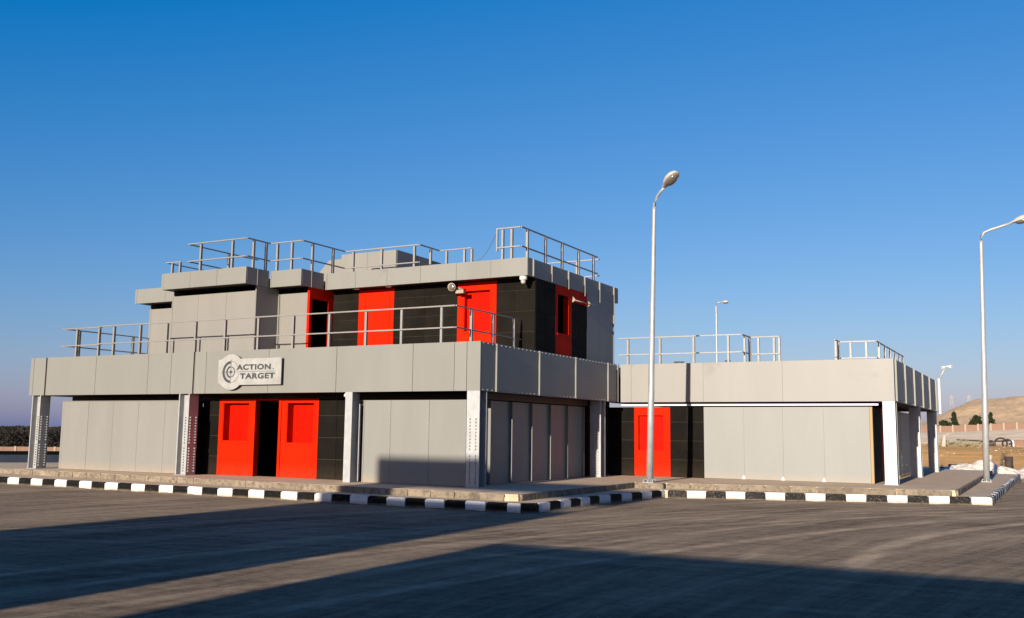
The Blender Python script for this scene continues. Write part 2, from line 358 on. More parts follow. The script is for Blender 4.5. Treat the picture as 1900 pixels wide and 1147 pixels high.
# rough edge stones of the platform
def stone_mesh(i):
    random.seed(90+i); bm = bmesh.new(); bmesh.ops.create_cube(bm, size=1)
    bmesh.ops.bevel(bm, geom=bm.edges[:], offset=.06, segments=1, affect='EDGES')
    for v in bm.verts: v.co += Vector((random.uniform(-.02, .02), random.uniform(-.04, .04), random.uniform(-.03, .03)))
    me = bpy.data.meshes.new('edge_stone'); bm.to_mesh(me); bm.free(); me.materials.append(MT['stone']); return me
SM = [stone_mesh(i) for i in range(5)]
random.seed(11)
def edge_stones(pts, phase=0, ln=.78):
    tot = math.hypot(pts[1][0]-pts[0][0], pts[1][1]-pts[0][1]); n_ = max(1, round(tot/ln)); ln = tot/n_
    for x, y, dx, dy in along(pts, ln, phase)[:n_]:
        o = bpy.data.objects.new('edge_stone', random.choice(SM)); C.objects.link(o)
        place(o, (x+dx*ln/2, y+dy*ln/2, -.093), plat)
        o.rotation_euler = (0, 0, math.atan2(dy, dx)+random.uniform(-.006, .006)); o.scale = (ln-.010, .13+random.uniform(0, .02), .178)
edge_stones([(-24.9, -.475), (1.9, -1.845)]); edge_stones([(2.2, -1.62), (2.3, 6.25)]); edge_stones([(3.35, 6.56), (11.8, 8.53)]); edge_stones([(11.92, 8.65), (12.01, 29.3)])

# painted kerb blocks
def kerb_mesh(m, i):
    random.seed(40+i); bm = bmesh.new(); bmesh.ops.create_cube(bm, size=1)
    for v in bm.verts: v.co.x *= .615; v.co.y *= .15; v.co.z *= .26
    bmesh.ops.bevel(bm, geom=[e for e in bm.edges if all(v.co.z > 0 for v in e.verts)], offset=.022, segments=2, affect='EDGES')
    for v in bm.verts: v.co += Vector((random.uniform(-.004, .004), random.uniform(-.005, .005), random.uniform(-.005, .005)))
    me = bpy.data.meshes.new('kerb_block'); bm.to_mesh(me); bm.free(); me.materials.append(MT[m]); return me
KM = {m: [kerb_mesh(m, i) for i in range(4)] for m in ('kw', 'kb', 'kbw')}
kerb = MB()
kerb.box((-42, -2.46, RZ-.04), (2.6, -2.40, PZ-.06))
kerb_o = kerb.build('kerb', 'pave'); tag(kerb_o, kind='structure')
random.seed(5)
def kerb_run(pts, start_white, black='kb', phase=0, ln=.64, count=None):
    wh = start_white
    for i, (x, y, dx, dy) in enumerate(along(pts, ln, phase)):
        if count and i >= count: break
        o = bpy.data.objects.new('kerb_block', random.choice(KM['kw' if wh else black])); C.objects.link(o)
        place(o, (x+dx*ln/2-dy*.075, y+dy*ln/2+dx*.075, PZ-.13+random.uniform(-.004, .004)), kerb_o)
        o.rotation_euler = (0, 0, math.atan2(dy, dx)+random.uniform(-.008, .008)); o.scale = (ln/.64, 1, 1); wh = not wh
# block joints measured: a white block starts at x=-17.64 and repeats every 1.247 m
per = 1.247; x0 = -17.64-per*19
kerb_run([(x0, -2.5), (2.25, -2.5)], True, 'kb', 0, per/2)
def one_block(a, b, m):
    o = bpy.data.objects.new('kerb_block', random.choice(KM[m])); C.objects.link(o); l = math.hypot(b[0]-a[0], b[1]-a[1]); dx, dy = (b[0]-a[0])/l, (b[1]-a[1])/l
    place(o, ((a[0]+b[0])/2-dy*.075, (a[1]+b[1])/2+dx*.075, PZ-.13), kerb_o); o.rotation_euler = (0, 0, math.atan2(dy, dx)); o.scale = (l/.64*1.02, 1, 1)
xe = x0+per/2*(int((2.25-x0)/(per/2))+1)
one_block((xe, -2.5), (2.70, -2.5), 'kw' if int(round((xe-x0)/(per/2))) % 2 == 0 else 'kb')
one_block((2.70, -2.5), (3.0, -2.06), 'kb')
kerb_run([(3.0, -2.06), (3.04, 1.6), (3.62, 5.62)], True, 'kb', 0, .625)
kerb_run(KR, False, 'kbw', 0, .605)
kerb_run(KB, False, 'kb', 0, .60)
# sand blown up against the kerb foot
mb = MB(); random.seed(9)
for pts in ([(-26, -2.5), (2.70, -2.5), (3.0, -2.06), (3.04, 1.6), (3.62, 5.62)], KR, KB):
    prev = None; off = 1000*random.random()
    for x, y, dx, dy in along(pts, .06):
        wv = .035+.10*max(0, noise.noise(Vector((x*1.3+off, y*1.3, 0)))+.25)+.02*random.random(); hv = .012+.03*max(0, noise.noise(Vector((x*2.1, y*2.1, off)))+.3)
        cur = [mb.bm.verts.new((x-dy*.01, y+dx*.01, RZ+hv)), mb.bm.verts.new((x+dy*wv*.5, y-dx*wv*.5, RZ+hv*.45)), mb.bm.verts.new((x+dy*wv, y-dx*wv, RZ-.004))]
        if prev:
            for k in (0, 1): mb.bm.faces.new((prev[k], prev[k+1], cur[k+1], cur[k]))
        prev = cur
tag(mb.build('gutter_sand', 'stone'), kind='stuff')
# low lip of sand and crumbs at the kerb foot
mb = MB(); random.seed(3)
for pts in (KL, KS, KR, KB):
    for x, y, dx, dy in along(pts, .035):
        if x < -26: continue
        if random.random() < .55:
            o_ = random.uniform(.0, .10)**1.2; s = random.uniform(.008, .032)
            cx, cy = x+dy*o_, y-dx*o_
            v = [mb.bm.verts.new((cx+random.uniform(-s, s)*1.3, cy+random.uniform(-s, s), RZ-.002+random.uniform(0, 1)*s*.9)) for _ in range(4)]
            for f in ((0, 1, 2), (0, 1, 3), (0, 2, 3), (1, 2, 3)): mb.bm.faces.new([v[k] for k in f])
tag(mb.build('kerb_grit', 'stone'), kind='stuff')
mb = MB()
for _ in range(6000):
    x = random.uniform(-22, 16); y = random.uniform(-20, 6); s = random.uniform(.003, .012)
    if y > -2.6 and x < 3.8: continue
    if y > 5.5: continue
    v = [mb.bm.verts.new((x+random.uniform(-s, s), y+random.uniform(-s, s), RZ-.002+random.uniform(0, 1)*s)) for _ in range(4)]
    for f in ((0, 1, 2), (0, 1, 3), (0, 2, 3), (1, 2, 3)): mb.bm.faces.new([v[k] for k in f])
tag(mb.build('loose_gravel', 'stone'), kind='stuff')

# ------------------------------------------------------------------ main building
B = thing('two_storey_building', (-10, 5.5, 0), 'grey panelled two storey building with red doors, black tiles and roof railings', 'building')
ZF, ZP, ZW = 2.8, 4.25, 2.57                       # fascia bottom, parapet top, wall top
# fascia round the lower storey
fx = [-20.35, -20.15, -19.45, -19.37, -16.58, -13.81, -12.65, -11.57, -11.49, -10.96, -8.12, -5.29, -2.37, -.89, -.46, 0]
for a, b in zip(fx[:-1], fx[1:]):
    if abs(b-a) < .1: continue
    box('fascia_panel', 'fascia', (a+.007, random.uniform(-.003, .001), ZF), (b-.007 if b < 0 else b, .05, ZP), B)
box('fascia_backing', 'grout', (-20.34, .052, ZF+.002), (-.055, .14, ZP-.004), B)
fy = [0.052, .92, 3.78, 6.60, 9.51, 10.46, 10.66]
for a, b in zip(fy[:-1], fy[1:]):
    box('fascia_panel', 'fascia', (-.05, a+.007, ZF), (random.uniform(-.002, .001), b-.007, ZP), B)
box('fascia_backing', 'grout', (-.14, .145, ZF+.002), (-.052, 10.66, ZP-.004), B)
for y in (.92, 3.78, 6.60, 9.51, 10.46):
    box('joint_fin', 'fascia', (-.01, y-.012, ZF+.004), (.055, y+.012, ZP-.004), B)
mb = MB()
for k in range(38):
    y = .15+k*.275
    bolt(mb, (.001, y, ZP-.04), (1, 0, 0), .014, .03); bolt(mb, (.001, y, ZF+.04), (1, 0, 0), .014, .03)
tag(mb.build('rivets', 'steel', B), kind='stuff')
for (a, b) in ((( -20.35, .052, ZF), (-20.30, 11.3, ZP)),):
    box('fascia_panel', 'fascia', a, b, B)
rivets_y(B, -.001, [-20.15, -16.58, -13.81, -10.96, -8.12, -5.29, -2.37, -.89, -.46], ZF, ZP, .3, 'fascia', -.04)
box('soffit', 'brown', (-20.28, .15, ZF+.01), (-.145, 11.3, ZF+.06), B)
box('roof_deck', 'slab', (-20.28, .145, 3.80), (-.145, 11.3, 3.95), B)
box('edge_beam', 'brown', (-19.9, 1.62, 2.52), (-.75, 1.76, ZF+.005), B)

def column(x, y, parent, turned=False, wdt=.43, dep=.43, rows=True, top=ZF, z_b=1.98, m='steel'):
    """riveted H-section column whose front left corner stands at x, y"""
    mb = MB(); t = .028
    if not turned:
        mb.box((x, y, .02), (x+wdt, y+t, top)); mb.box((x, y+dep-t, .02), (x+wdt, y+dep, top)); mb.box((x+wdt/2-t/2, y+t+.001, .02), (x+wdt/2+t/2, y+dep-t-.001, top))
    else:
        mb.box((x, y, .02), (x+t*1.6, y+dep, top)); mb.box((x+wdt-t*1.6, y, .02), (x+wdt, y+dep, top)); mb.box((x+t*1.6+.001, y+dep/2-t/2, .02), (x+wdt-t*1.6-.001, y+dep/2+t/2, top))
    o = mb.build('column', m, parent, loc=(x+wdt/2, y+dep/2, 0))
    box('base_plate', m, (x-.03, y-.03, .0), (x+wdt+.03, y+dep+.03, .018), o)
    if rows:
        mb = MB()
        zs = [.14+k*(z_b-.14)/19 for k in range(20) if k != 9]
        for z in zs:
            if not turned:
                for q in (.27, .73): bolt(mb, (x+wdt*q, y, z), (0, -1, 0))
                for q in (.35, .7): bolt(mb, (x+wdt/2+t/2, y+dep*q, z), (1, 0, 0))
            else:
                for q in (.2, .8): bolt(mb, (x+wdt, y+dep*q, z), (1, 0, 0))
                for q in (.32, .70): bolt(mb, (x+wdt*q, y+dep/2-t/2, z), (0, -1, 0))
        tag(mb.build('bolts', m, o), kind='stuff')
    return o
column(-20.12, 0, B, True, .5); column(-12.18, 0, B, True, .5)
column(-.43, 0.0, B); column(-.43, 8.88, B)
mb = MB(); mb.box((-4.89, 0, 0), (-4.62, .03, ZF)); mb.box((-4.65, .031, 0), (-4.62, .34, ZF)); mb.box((-4.89, .341, 0), (-4.62, .37, ZF))
mb.build('column', 'steel', B, loc=(-4.75, .18, 0))
mb = MB(); mb.box((-5.02, .78, 0), (-4.86, .81, 2.45)); mb.box((-5.02, .811, 0), (-4.99, .95, 2.45)); mb.build('door_stop_channel', 'steel', B)
# ground floor walls
run_y(B, .55, [-19.05, -18.95, -17.53, -16.16, -14.81, -13.45, -12.16], .01, ZW, 'panel', 'wall_panel', .06)
box('wall_core', 'grout', (-19.03, .612, 0), (-12.1, .72, ZW-.01), B)
rivets_y(B, .549, [-18.95, -17.53, -16.16, -14.81, -13.45], .01, ZW, .2, 'steel', -.05)
box('wall_cap', 'fascia', (-19.05, .535, ZW), (-12.2, .72, ZW+.025), B)
run_x(B, -12.04, [.74, 1.0], .01, ZW, 'tile', 'rubber_tile', .06)
run_x(B, -19.0, [.75, 2.2, 3.6, 5, 6.4, 7.8, 9.2, 10.6], .01, ZW, 'panel', 'wall_panel', .05)
run_y(B, .3, [-4.35, -3.35, -1.93, -.62], .01, ZW-.02, 'panel', 'wall_panel', .06)
box('wall_core', 'grout', (-4.33, .362, 0), (-.66, .47, ZW-.03), B)
rivets_y(B, .299, [-3.35, -1.93, -.62], .01, ZW, .2, 'steel', -.05)
box('wall_panel', 'panel', (-4.40, .30, .01), (-4.355, 1.1, ZW-.02), B)
def tiles_y(parent, y, xs, zs, m='tile', t=.016):
    for a, b in zip(xs[:-1], xs[1:]):
        for c, d in zip(zs[:-1], zs[1:]):
            box('rubber_tile', m, (a+.006, y+random.uniform(-.002, .002), c+.006), (b-.006, y+t, d-.006), parent)
    box('tile_backing', 'seam', (xs[0]+.01, y+t+.002, zs[0]+.005), (xs[-1]-.01, y+t+.08, zs[-1]-.01), parent)
def tiles_x(parent, x, ys, zs, m='tile', t=.016):
    for a, b in zip(ys[:-1], ys[1:]):
        for c, d in zip(zs[:-1], zs[1:]):
            box('rubber_tile', m, (x-t, a+.006, c+.006), (x+random.uniform(-.002, .002), b-.006, d-.006), parent)
    box('tile_backing', 'seam', (x-t-.08, ys[0]+.01, zs[0]+.005), (x-t-.002, ys[-1]-.01, zs[-1]-.01), parent)
ZT_ = [.01, .65, 1.36, 2.08, 2.62]
tiles_y(B, 1.0, [-12.03, -11.24], ZT_)
tiles_y(B, 1.0, [-6.77, -6.0, -5.0], ZT_)
box('wall_panel', 'brown', (-5.0, 1.0, .01), (-4.41, 1.06, 2.6), B)

def red_unit(parent, x0, x1, y, z0, z1, win=None, depth=.15, name='door', bead=True):
    """red sheet-steel bay with a recessed window-like inset; faces -Y"""
    mb = MB(); t = .05
    if not win:
        mb.box((x0, y, z0), (x1, y+t, z1)); return mb.build(name, 'red', parent, loc=((x0+x1)/2, y, z0))
    a, b, c, d = win
    mb.box((x0, y, z0), (a, y+t, z1)); mb.box((b, y, z0), (x1, y+t, z1)); mb.box((a, y+.001, z0), (b, y+t, c)); mb.box((a, y+.001, d), (b, y+t, z1))
    mb.box((a-.02, y+t+.001, c-.02), (a, y+depth, d+.02)); mb.box((b, y+t+.001, c-.02), (b+.02, y+depth, d+.02))
    mb.box((a, y+t+.001, c-.02), (b, y+depth, c)); mb.box((a, y+t+.001, d), (b, y+depth, d+.02))
    o = mb.build(name, 'red', parent, loc=((x0+x1)/2, y, z0))
    box('inset_panel', 'redin', (a-.02, y+depth+.001, c-.02), (b+.02, y+depth+.03, d+.02), o)
    if bead:
        mb = MB(); w_ = .035; q = .015
        mb.box((a-w_-.03, y-q, c-w_-.05), (a-.03, y-.001, d+.01)); mb.box((b+.03, y-q, c-w_-.05), (b+w_+.03, y-.001, d+.01)); mb.box((a-.029, y-q, c-w_-.05), (b+.029, y-.001, c-.05))
        mb.build('bead', 'red', o)
    return o
red_unit(B, -11.24, -9.63, 1.0, .01, 2.64, (-11.02, -9.86, 1.20, 2.50), .30)
box('door_post', 'red', (-9.63, .97, .01), (-9.53, 1.2, 2.64), B)
red_unit(B, -8.36, -6.77, 1.0, .01, 2.64, (-8.10, -6.98, 1.17, 2.50), .30)
box('door_post', 'red', (-8.47, .97, .01), (-8.36, 1.2, 2.64), B)
box('door_header', 'red', (-9.53, 1.0, 2.58), (-8.47, 1.06, 2.64), B)
# corridor behind the open doorway and dark inner core
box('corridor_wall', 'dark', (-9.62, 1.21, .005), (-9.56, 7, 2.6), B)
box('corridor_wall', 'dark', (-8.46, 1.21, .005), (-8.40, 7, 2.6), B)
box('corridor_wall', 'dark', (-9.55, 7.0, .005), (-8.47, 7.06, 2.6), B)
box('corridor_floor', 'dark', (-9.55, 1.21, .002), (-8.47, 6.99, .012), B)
# side wall under the fascia, facing the wing
ysd = [.50, 1.66, 3.06, 4.46, 5.86, 7.26, 8.68]
run_x(B, -.66, ysd, .01, ZW, 'panel', 'wall_panel', .05)
box('wall_core', 'grout', (-.84, .5, 0), (-.712, 10.9, ZW-.01), B)
for y in ysd[1:]:
    box('joint_fin', 'fascia', (-.665, y-.012, .02), (-.56, y+.012, ZW-.01), B)
rivets_x(B, -.659, ysd[1:], .02, ZW, .3, 'steel', .08)
tiles_x(B, -.64, [8.72, 9.5, 10.2, 10.95], ZT_)
box('side_beam', 'brown', (-.70, .45, 2.60), (-.50, 8.85, ZF+.005), B)
# back of the lower storey
run_y(B, 11.32, [-20.3, -15.3, -10.3, -5.3, -.7], .01, ZP, 'panel', 'wall_panel', .08)

# ---- upper storey: blocks stepping back
ZB0, ZB1, ZD = 6.81, 7.42, 3.955
def band_y(y, xs, left=None, right=None, depth=1.4):
    run_y(B, y, xs, ZB0, ZB1, 'fascia', 'fascia_panel', .05)
    box('fascia_backing', 'grout', (xs[0]+.01, y+.052, ZB0+.004), (xs[-1]-.052, y+.12, ZB1-.01), B)
    rivets_y(B, y-.001, xs[1:-1], ZB0, ZB1, .12, 'fascia', -.04)
# block one
band_y(1.32, [-14.87, -14.75, -13.37, -12.0, -10.58])
run_x(B, -10.58, [1.372, 1.9, 2.50], ZB0, ZB1, 'fascia', 'fascia_panel', .05); box('joint_fin', 'fascia', (-10.6, 1.89, ZB0), (-10.56, 1.91, ZB1), B)
run_x(B, -14.82, [1.372, 4.4], ZB0, ZB1, 'fascia', 'fascia_panel', .05)
run_y(B, 1.9, [-14.89, -14.84, -13.49, -12.06, -10.62], ZD, 6.62, 'panel_up', 'wall_panel', .05)
rivets_y(B, 1.899, [-14.84, -13.49, -12.06, -10.66], ZD, 6.6, .22, 'steel', -.05)
run_x(B, -10.60, [1.90, 3.1], ZD, ZB0-.002, 'panel_up', 'wall_panel', .05)
box('wall_core', 'grout', (-14.87, 1.952, ZD), (-10.66, 2.05, 6.6), B)
run_x(B, -14.84, [1.96, 4.4], ZD, ZB0, 'panel_up', 'wall_panel', .05)
# block two
band_y(2.55, [-10.56, -10.50, -9.08])
run_x(B, -9.08, [2.602, 3.12, 3.82], ZB0, ZB1, 'fascia', 'fascia_panel', .05); box('joint_fin', 'fascia', (-9.1, 3.11, ZB0), (-9.06, 3.13, ZB1), B)
run_y(B, 3.1, [-10.60, -10.50, -9.21], ZD, 6.62, 'panel_up', 'wall_panel', .05)
box('corner_strip', 'fascia', (-10.598, 3.06, ZD), (-10.54, 3.1, 6.62), B)
rivets_y(B, 3.099, [-9.25], ZD, 6.6, .22, 'steel', 0)
mb = MB(); mb.box((-9.21, 3.08, ZD), (-9.10, 3.20, 6.95)); mb.box((-9.16, 3.201, 6.40), (-9.102, 4.44, 6.95)); mb.box((-9.16, 4.16, ZD), (-9.10, 4.44, 6.399))
mb.build('door_frame', 'red', B)
mb = MB(); mb.box((-9.15, 3.22, ZD), (-9.11, 3.25, 6.38)); mb.build('door_leaf', 'red', B)
# block three
band_y(3.88, [-9.05, -8.98, -7.64, -6.23, -4.78, -3.29, -1.91, -.5])
run_x(B, -.5, [3.932, 4.26, 5.67, 7.04, 8.47, 9.87, 11.30, 11.80], ZB0, ZB1, 'fascia', 'fascia_panel', .05)
box('fascia_backing', 'grout', (-.62, 4.01, ZB0+.004), (-.552, 11.78, ZB1-.01), B)
for y, zb in ((4.26, 6.83), (5.67, 6.83), (7.04, 6.75), (8.47, 6.68), (9.87, 6.60), (11.30, 5.9)):
    box('joint_fin', 'fascia', (-.51, y-.012, zb), (-.445, y+.012, ZB1-.004), B)
rivets_x(B, -.499, [4.26, 5.67, 7.04, 8.47, 9.87, 11.30], 6.83, ZB1, .1, 'steel', .07)
zs3 = [ZD, 4.27, 4.98, 5.69, 6.41, 6.80]
tiles_y(B, 4.45, [-9.10, -7.90], zs3, 'tile_up'); tiles_y(B, 4.45, [-6.30, -4.95, -3.57], zs3, 'tile_up'); tiles_y(B, 4.45, [-2.0, -1.24, -.50], zs3, 'tile_up')
red_unit(B, -7.90, -6.30, 4.45, ZD, 6.80, None, name='door')
box('cover_strip', 'red', (-7.62, 4.43, ZD), (-7.58, 4.449, 6.55), B); box('cover_strip', 'red', (-6.52, 4.43, ZD), (-6.48, 4.449, 6.55), B)
red_unit(B, -3.57, -2.0, 4.45, ZD, 6.80, (-3.28, -2.26, 5.08, 6.50), .2)
# side, x=-.5
tiles_x(B, -.5, [4.505, 5.2, 6.03], zs3, 'tile_up')
mb = MB(); X = -.5
mb.box((X-.05, 6.03, ZD), (X, 6.22, 6.80)); mb.box((X-.05, 7.12, ZD), (X, 7.38, 6.80)); mb.box((X-.05, 6.22, ZD), (X-.001, 7.12, 5.10)); mb.box((X-.05, 6.22, 6.48), (X-.001, 7.12, 6.80))
mb.box((X-.05, 7.381, 6.33), (X-.002, 8.72, 6.80)); mb.box((X-.22, 6.20, 5.08), (X-.051, 6.22, 6.5)); mb.box((X-.22, 7.12, 5.08), (X-.051, 7.14, 6.5)); mb.box((X-.22, 6.22, 5.08), (X-.051, 7.12, 5.10))
wf = mb.build('window_frame', 'red', B, loc=(X, 6.7, 5.1))
box('sill', 'red', (X+.001, 6.16, 5.03), (X+.03, 7.18, 5.09), wf)
box('shutter', 'dark', (X-.26, 6.18, 5.06), (X-.221, 7.16, 6.52), wf)
tiles_x(B, X, [7.40, 8.05, 8.72], [ZD, 4.6, 5.45, 6.32], 'tile_up')
run_x(B, X, [8.74, 9.87, 11.28], ZD, 6.805, 'panel_up', 'wall_panel', .05)
box('wall_core', 'grout', (-.72, 4.6, ZD), (-.60, 6.0, 6.75), B); box('wall_core', 'grout', (-.72, 7.2, ZD), (-.63, 11.2, 6.75), B)
rivets_x(B, X+.0, [8.9, 9.95], 6.4, 6.7, .12, 'steel', .1)
mb = MB()
for y in (9.0, 9.25, 9.5, 10.2, 10.5, 10.8, 11.0): bolt(mb, (X, y, 6.45), (1, 0, 0), .016, .02)
tag(mb.build('rivets', 'steel', B), kind='stuff')
box('corner_angle', 'fascia', (X-.02, 11.285, ZD), (X+.02, 11.33, 6.9), B)
# block nought, far left
band_y(3.88, [-19.30, -19.18, -17.48, -14.9])
run_y(B, 4.45, [-19.02, -18.92, -17.6, -16.2, -14.9], ZD, 6.62, 'panel_up', 'wall_panel', .05)
rivets_y(B, 4.449, [-18.92, -17.6], ZD, 6.6, .22, 'steel', -.05)
# soffits, roofs and hidden backs
for a, b in (((-14.86, 1.44), (-10.64, 4.4)), ((-10.56, 2.68), (-9.14, 4.4)), ((-9.04, 4.01), (-.63, 11.25)), ((-19.28, 4.01), (-9.05, 11.25))):
    box('roof_deck', 'slab', (a[0], a[1], 7.0), (b[0], b[1], 7.15), B)
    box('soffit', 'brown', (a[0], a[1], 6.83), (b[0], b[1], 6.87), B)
run_y(B, 11.27, [-19.2, -14.2, -9.2, -4.2, -.58], ZD, 7.4, 'panel_up', 'wall_panel', .05)
run_x(B, -19.0, [4.51, 7.5, 11.26], ZD, 7.4, 'panel_up', 'wall_panel', .05)
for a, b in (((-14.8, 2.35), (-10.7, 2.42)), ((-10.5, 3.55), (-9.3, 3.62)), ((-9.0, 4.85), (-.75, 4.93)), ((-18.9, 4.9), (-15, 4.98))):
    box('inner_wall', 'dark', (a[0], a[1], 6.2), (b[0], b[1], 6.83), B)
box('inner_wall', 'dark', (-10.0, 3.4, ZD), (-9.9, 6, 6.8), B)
# stair housing on the roof
H = thing('stair_housing', (-9.5, 7, 7.15), parent=B)
run_y(H, 7.0, [-10.82, -9.5, -8.07], 7.15, 8.80, 'panel_up', 'wall_panel', .05)
run_x(H, -8.06, [7.052, 8.4, 9.6], 7.15, 8.80, 'panel_up', 'wall_panel', .05)
box('roof_sheet', 'fascia', (-10.82, 7.05, 8.76), (-8.12, 10.4, 8.795), H)
run_x(H, -10.77, [7.052, 10.4], 7.15, 8.75, 'panel_up', 'wall_panel', .05)
bmx = MB(); vs = [(-11.98, 7.2), (-10.83, 7.2)]
pr = [(-12.35, 7.2), (-12.35, 7.85), (-11.98, 8.22), (-11.55, 8.63), (-10.83, 8.65), (-10.83, 7.2)]
f = [bmx.bm.verts.new((x, 7.1, z)) for x, z in pr]; g = [bmx.bm.verts.new((x, 9.6, z)) for x, z in pr]
bmx.bm.faces.new(f); bmx.bm.faces.new(g[::-1])
for i in range(len(pr)):
    j = (i+1) % len(pr); bmx.bm.faces.new((f[i], g[i], g[j], f[j]))
bmx.build('sloping_hood', 'panel_up', H)

# ---- railings
def railing(parent, pts, z, posts, zbot, closed=None, mid=.66, ov=0.0, mdark=None):
    """pts: plan polyline of the handrail; posts: list of plan points"""
    z0 = z
    r = thing('railing', (pts[0][0], pts[0][1], zbot), parent=parent)
    for (a, b) in zip(pts[:-1], pts[1:]):
        for zz in (z0, z0-mid):
            d = Vector((b[0]-a[0], b[1]-a[1], 0)); L_ = d.length; d /= L_; n = Vector((-d.y, d.x, 0))
            mb = MB(); hw, hh = .024, .02
            v = []
            for s in (0, 1):
                c = Vector((a[0], a[1], zz))+d*L_*s
                if s == 1 and b != pts[-1]: c -= d*.032
                for k, l in ((-1, -1), (1, -1), (1, 1), (-1, 1)): v.append(mb.bm.verts.new(c+n*hw*k+Vector((0, 0, hh*l))))
            for q in ((0, 1, 2, 3), (7, 6, 5, 4), (0, 4, 5, 1), (1, 5, 6, 2), (2, 6, 7, 3), (3, 7, 4, 0)): mb.bm.faces.new([v[k] for k in q])
            mb.build('rail', 'rail', r)
    for p in posts:
        # flat-fronted channel post with a splayed foot
        x, y = p; ax = 0
        for (a, b) in zip(pts[:-1], pts[1:]):
            if abs(b[0]-a[0]) > abs(b[1]-a[1]) and abs(y-a[1]) < .12 and min(a[0], b[0])-.1 <= x <= max(a[0], b[0])+.1: ax = 1
        mb = MB(); hw = .038
        mb.box((x-hw, y-.012+.035, zbot), (x+hw, y+.035, z0-.025)); mb.box((x-hw, y+.036, zbot), (x-hw+.012, y+.11, z0-.025)); mb.box((x+hw-.012, y+.036, zbot), (x+hw, y+.11, z0-.025))
        if not ax: pass
        mb.build('post', 'rail', r)
    return r
ZR = 5.38
px_f = [-18.17, -16.76]
railing(B, [(-19.0, .29), (-16.75, .29)], ZR-.02, [(-18.2, .29), (-16.95, .29)], ZD)
railing(B, [(-16.85, .22), (-1.0, .22), (-1.0, 4.40)], ZR, [(x, .22) for x in (-16.05, -14.64, -13.26, -11.84, -10.43, -8.9, -7.37, -5.85, -4.38, -3.01, -1.54)]+[(-1.0, y) for y in (1.07, 2.42, 3.84)], ZD)
railing(B, [(-19.0, .35), (-19.0, 10.8)], ZR, [(-19.0, y) for y in (1.0, 3.6, 6.2, 8.8)], ZD)
ZU = 8.5
railing(B, [(-13.7, 5.2), (-13.7, 1.47), (-10.74, 1.47), (-10.74, 2.70), (-9.20, 2.70), (-9.20, 5.2), (-5.74, 5.2), (-5.74, 6.58), (-4.3, 6.58)], ZU,
        [(-13.1, 1.47), (-11.5, 1.47), (-10.74, 1.75), (-10.74, 2.4), (-10.45, 2.70), (-9.75, 2.70), (-9.20, 3.2), (-9.20, 4.4), (-8.85, 5.2), (-7.5, 5.2), (-6.0, 5.2), (-5.74, 5.9), (-5.45, 6.58), (-4.65, 6.58), (-4.33, 6.58), (-13.7, 3.5)], 7.15)
railing(B, [(-17.8, 4.1), (-16.98, 4.16)], ZU, [(-17.5, 4.12), (-17.05, 4.12)], 7.15)
railing(B, [(-17.8, 4.15), (-17.8, 8.2)], ZU, [(-17.8, 4.8), (-17.8, 7.0)], 7.15)
railing(B, [(-1.73, 3.98), (-.80, 3.98), (-.80, 10.4)], ZU, [(-1.55, 3.98), (-1.2, 3.98), (-.80, 4.35), (-.80, 5.75), (-.80, 7.1), (-.80, 8.55), (-.80, 9.95)], 7.15)
railing(B, [(-4.6, 10.6), (-.8, 10.6)], ZU-.05, [(-3.8, 10.6), (-1.8, 10.6)], 7.15)
box('loose_rail_end', 'rail', (-1.76, 3.95, 7.72), (-1.71, 4.01, 8.52), B)

# ------------------------------------------------------------------ wing on the right
W = thing('single_storey_building', (5, 18, 0), 'grey panelled single storey wing with one red door and white steel columns', 'building')
rx = [.062, .5, 1.2, 3.35, 6.26, 10.0]
for a, b in zip(rx[:-1], rx[1:]):
    box('fascia_panel', 'fascia_wing', (a+.0025, 10.67+random.uniform(-.001, .001), ZF), (b-.004 if b < 9.9 else b, 10.72, ZP), W)
box('fascia_backing', 'grout', (.07, 10.722, ZF+.002), (9.94, 10.8, ZP-.004), W)
ryy = [10.722, 10.99, 13.54, 16.39, 19.45, 22.25, 25.2, 26.02]
for a, b in zip(ryy[:-1], ryy[1:]):
    box('fascia_panel', 'fascia', (9.95, a+.007, ZF), (10.0, b-.007, ZP), W)
for y in ryy[1:-1]: box('joint_fin', 'fascia', (9.99, y-.015, ZF+.004), (10.06, y+.015, ZP-.004), W)
box('fascia_backing', 'grout', (9.86, 10.82, ZF+.002), (9.948, 26, ZP-.004), W)
mb = MB()
for k in range(52): bolt(mb, (10.0, 10.85+k*.29, ZF+.04), (1, 0, 0), .015, .03)
tag(mb.build('rivets', 'steel', W), kind='stuff')
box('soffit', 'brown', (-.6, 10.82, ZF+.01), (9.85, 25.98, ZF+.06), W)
box('roof_deck', 'slab', (-.6, 10.82, 3.80), (9.85, 25.98, 3.95), W)
box('fascia_panel', 'fascia', (-.6, 26.03, ZF), (9.99, 26.08, ZP), W); box('fascia_panel', 'fascia', (-.66, 11.4, ZF), (-.61, 26.08, ZP), W)
box('light_tube', 'white', (.02, 10.80, 2.665), (9.45, 10.85, 2.725), W)
YW = 11.0; ZQ = [.01, .65, 1.36, 2.06, 2.62]
tiles_y(W, YW, [-.60, -.08, .49], ZQ); tiles_y(W, YW, [1.94, 2.6, 3.24], ZQ)
red_unit(W, .49, 1.94, YW, .01, 2.62, (.66, 1.67, .98, 2.30), .12)
run_y(W, YW, [3.25, 4.75, 6.16, 7.58, 9.12], .01, 2.62, 'panel_wing', 'wall_panel', .06, .0022)
rivets_y(W, YW-.001, [4.75, 6.16, 7.58, 9.1], .01, 2.6, .22, 'panel', -.06)
box('corner_trim', 'tan', (9.13, 10.97, .01), (9.22, 11.12, 2.62), W)
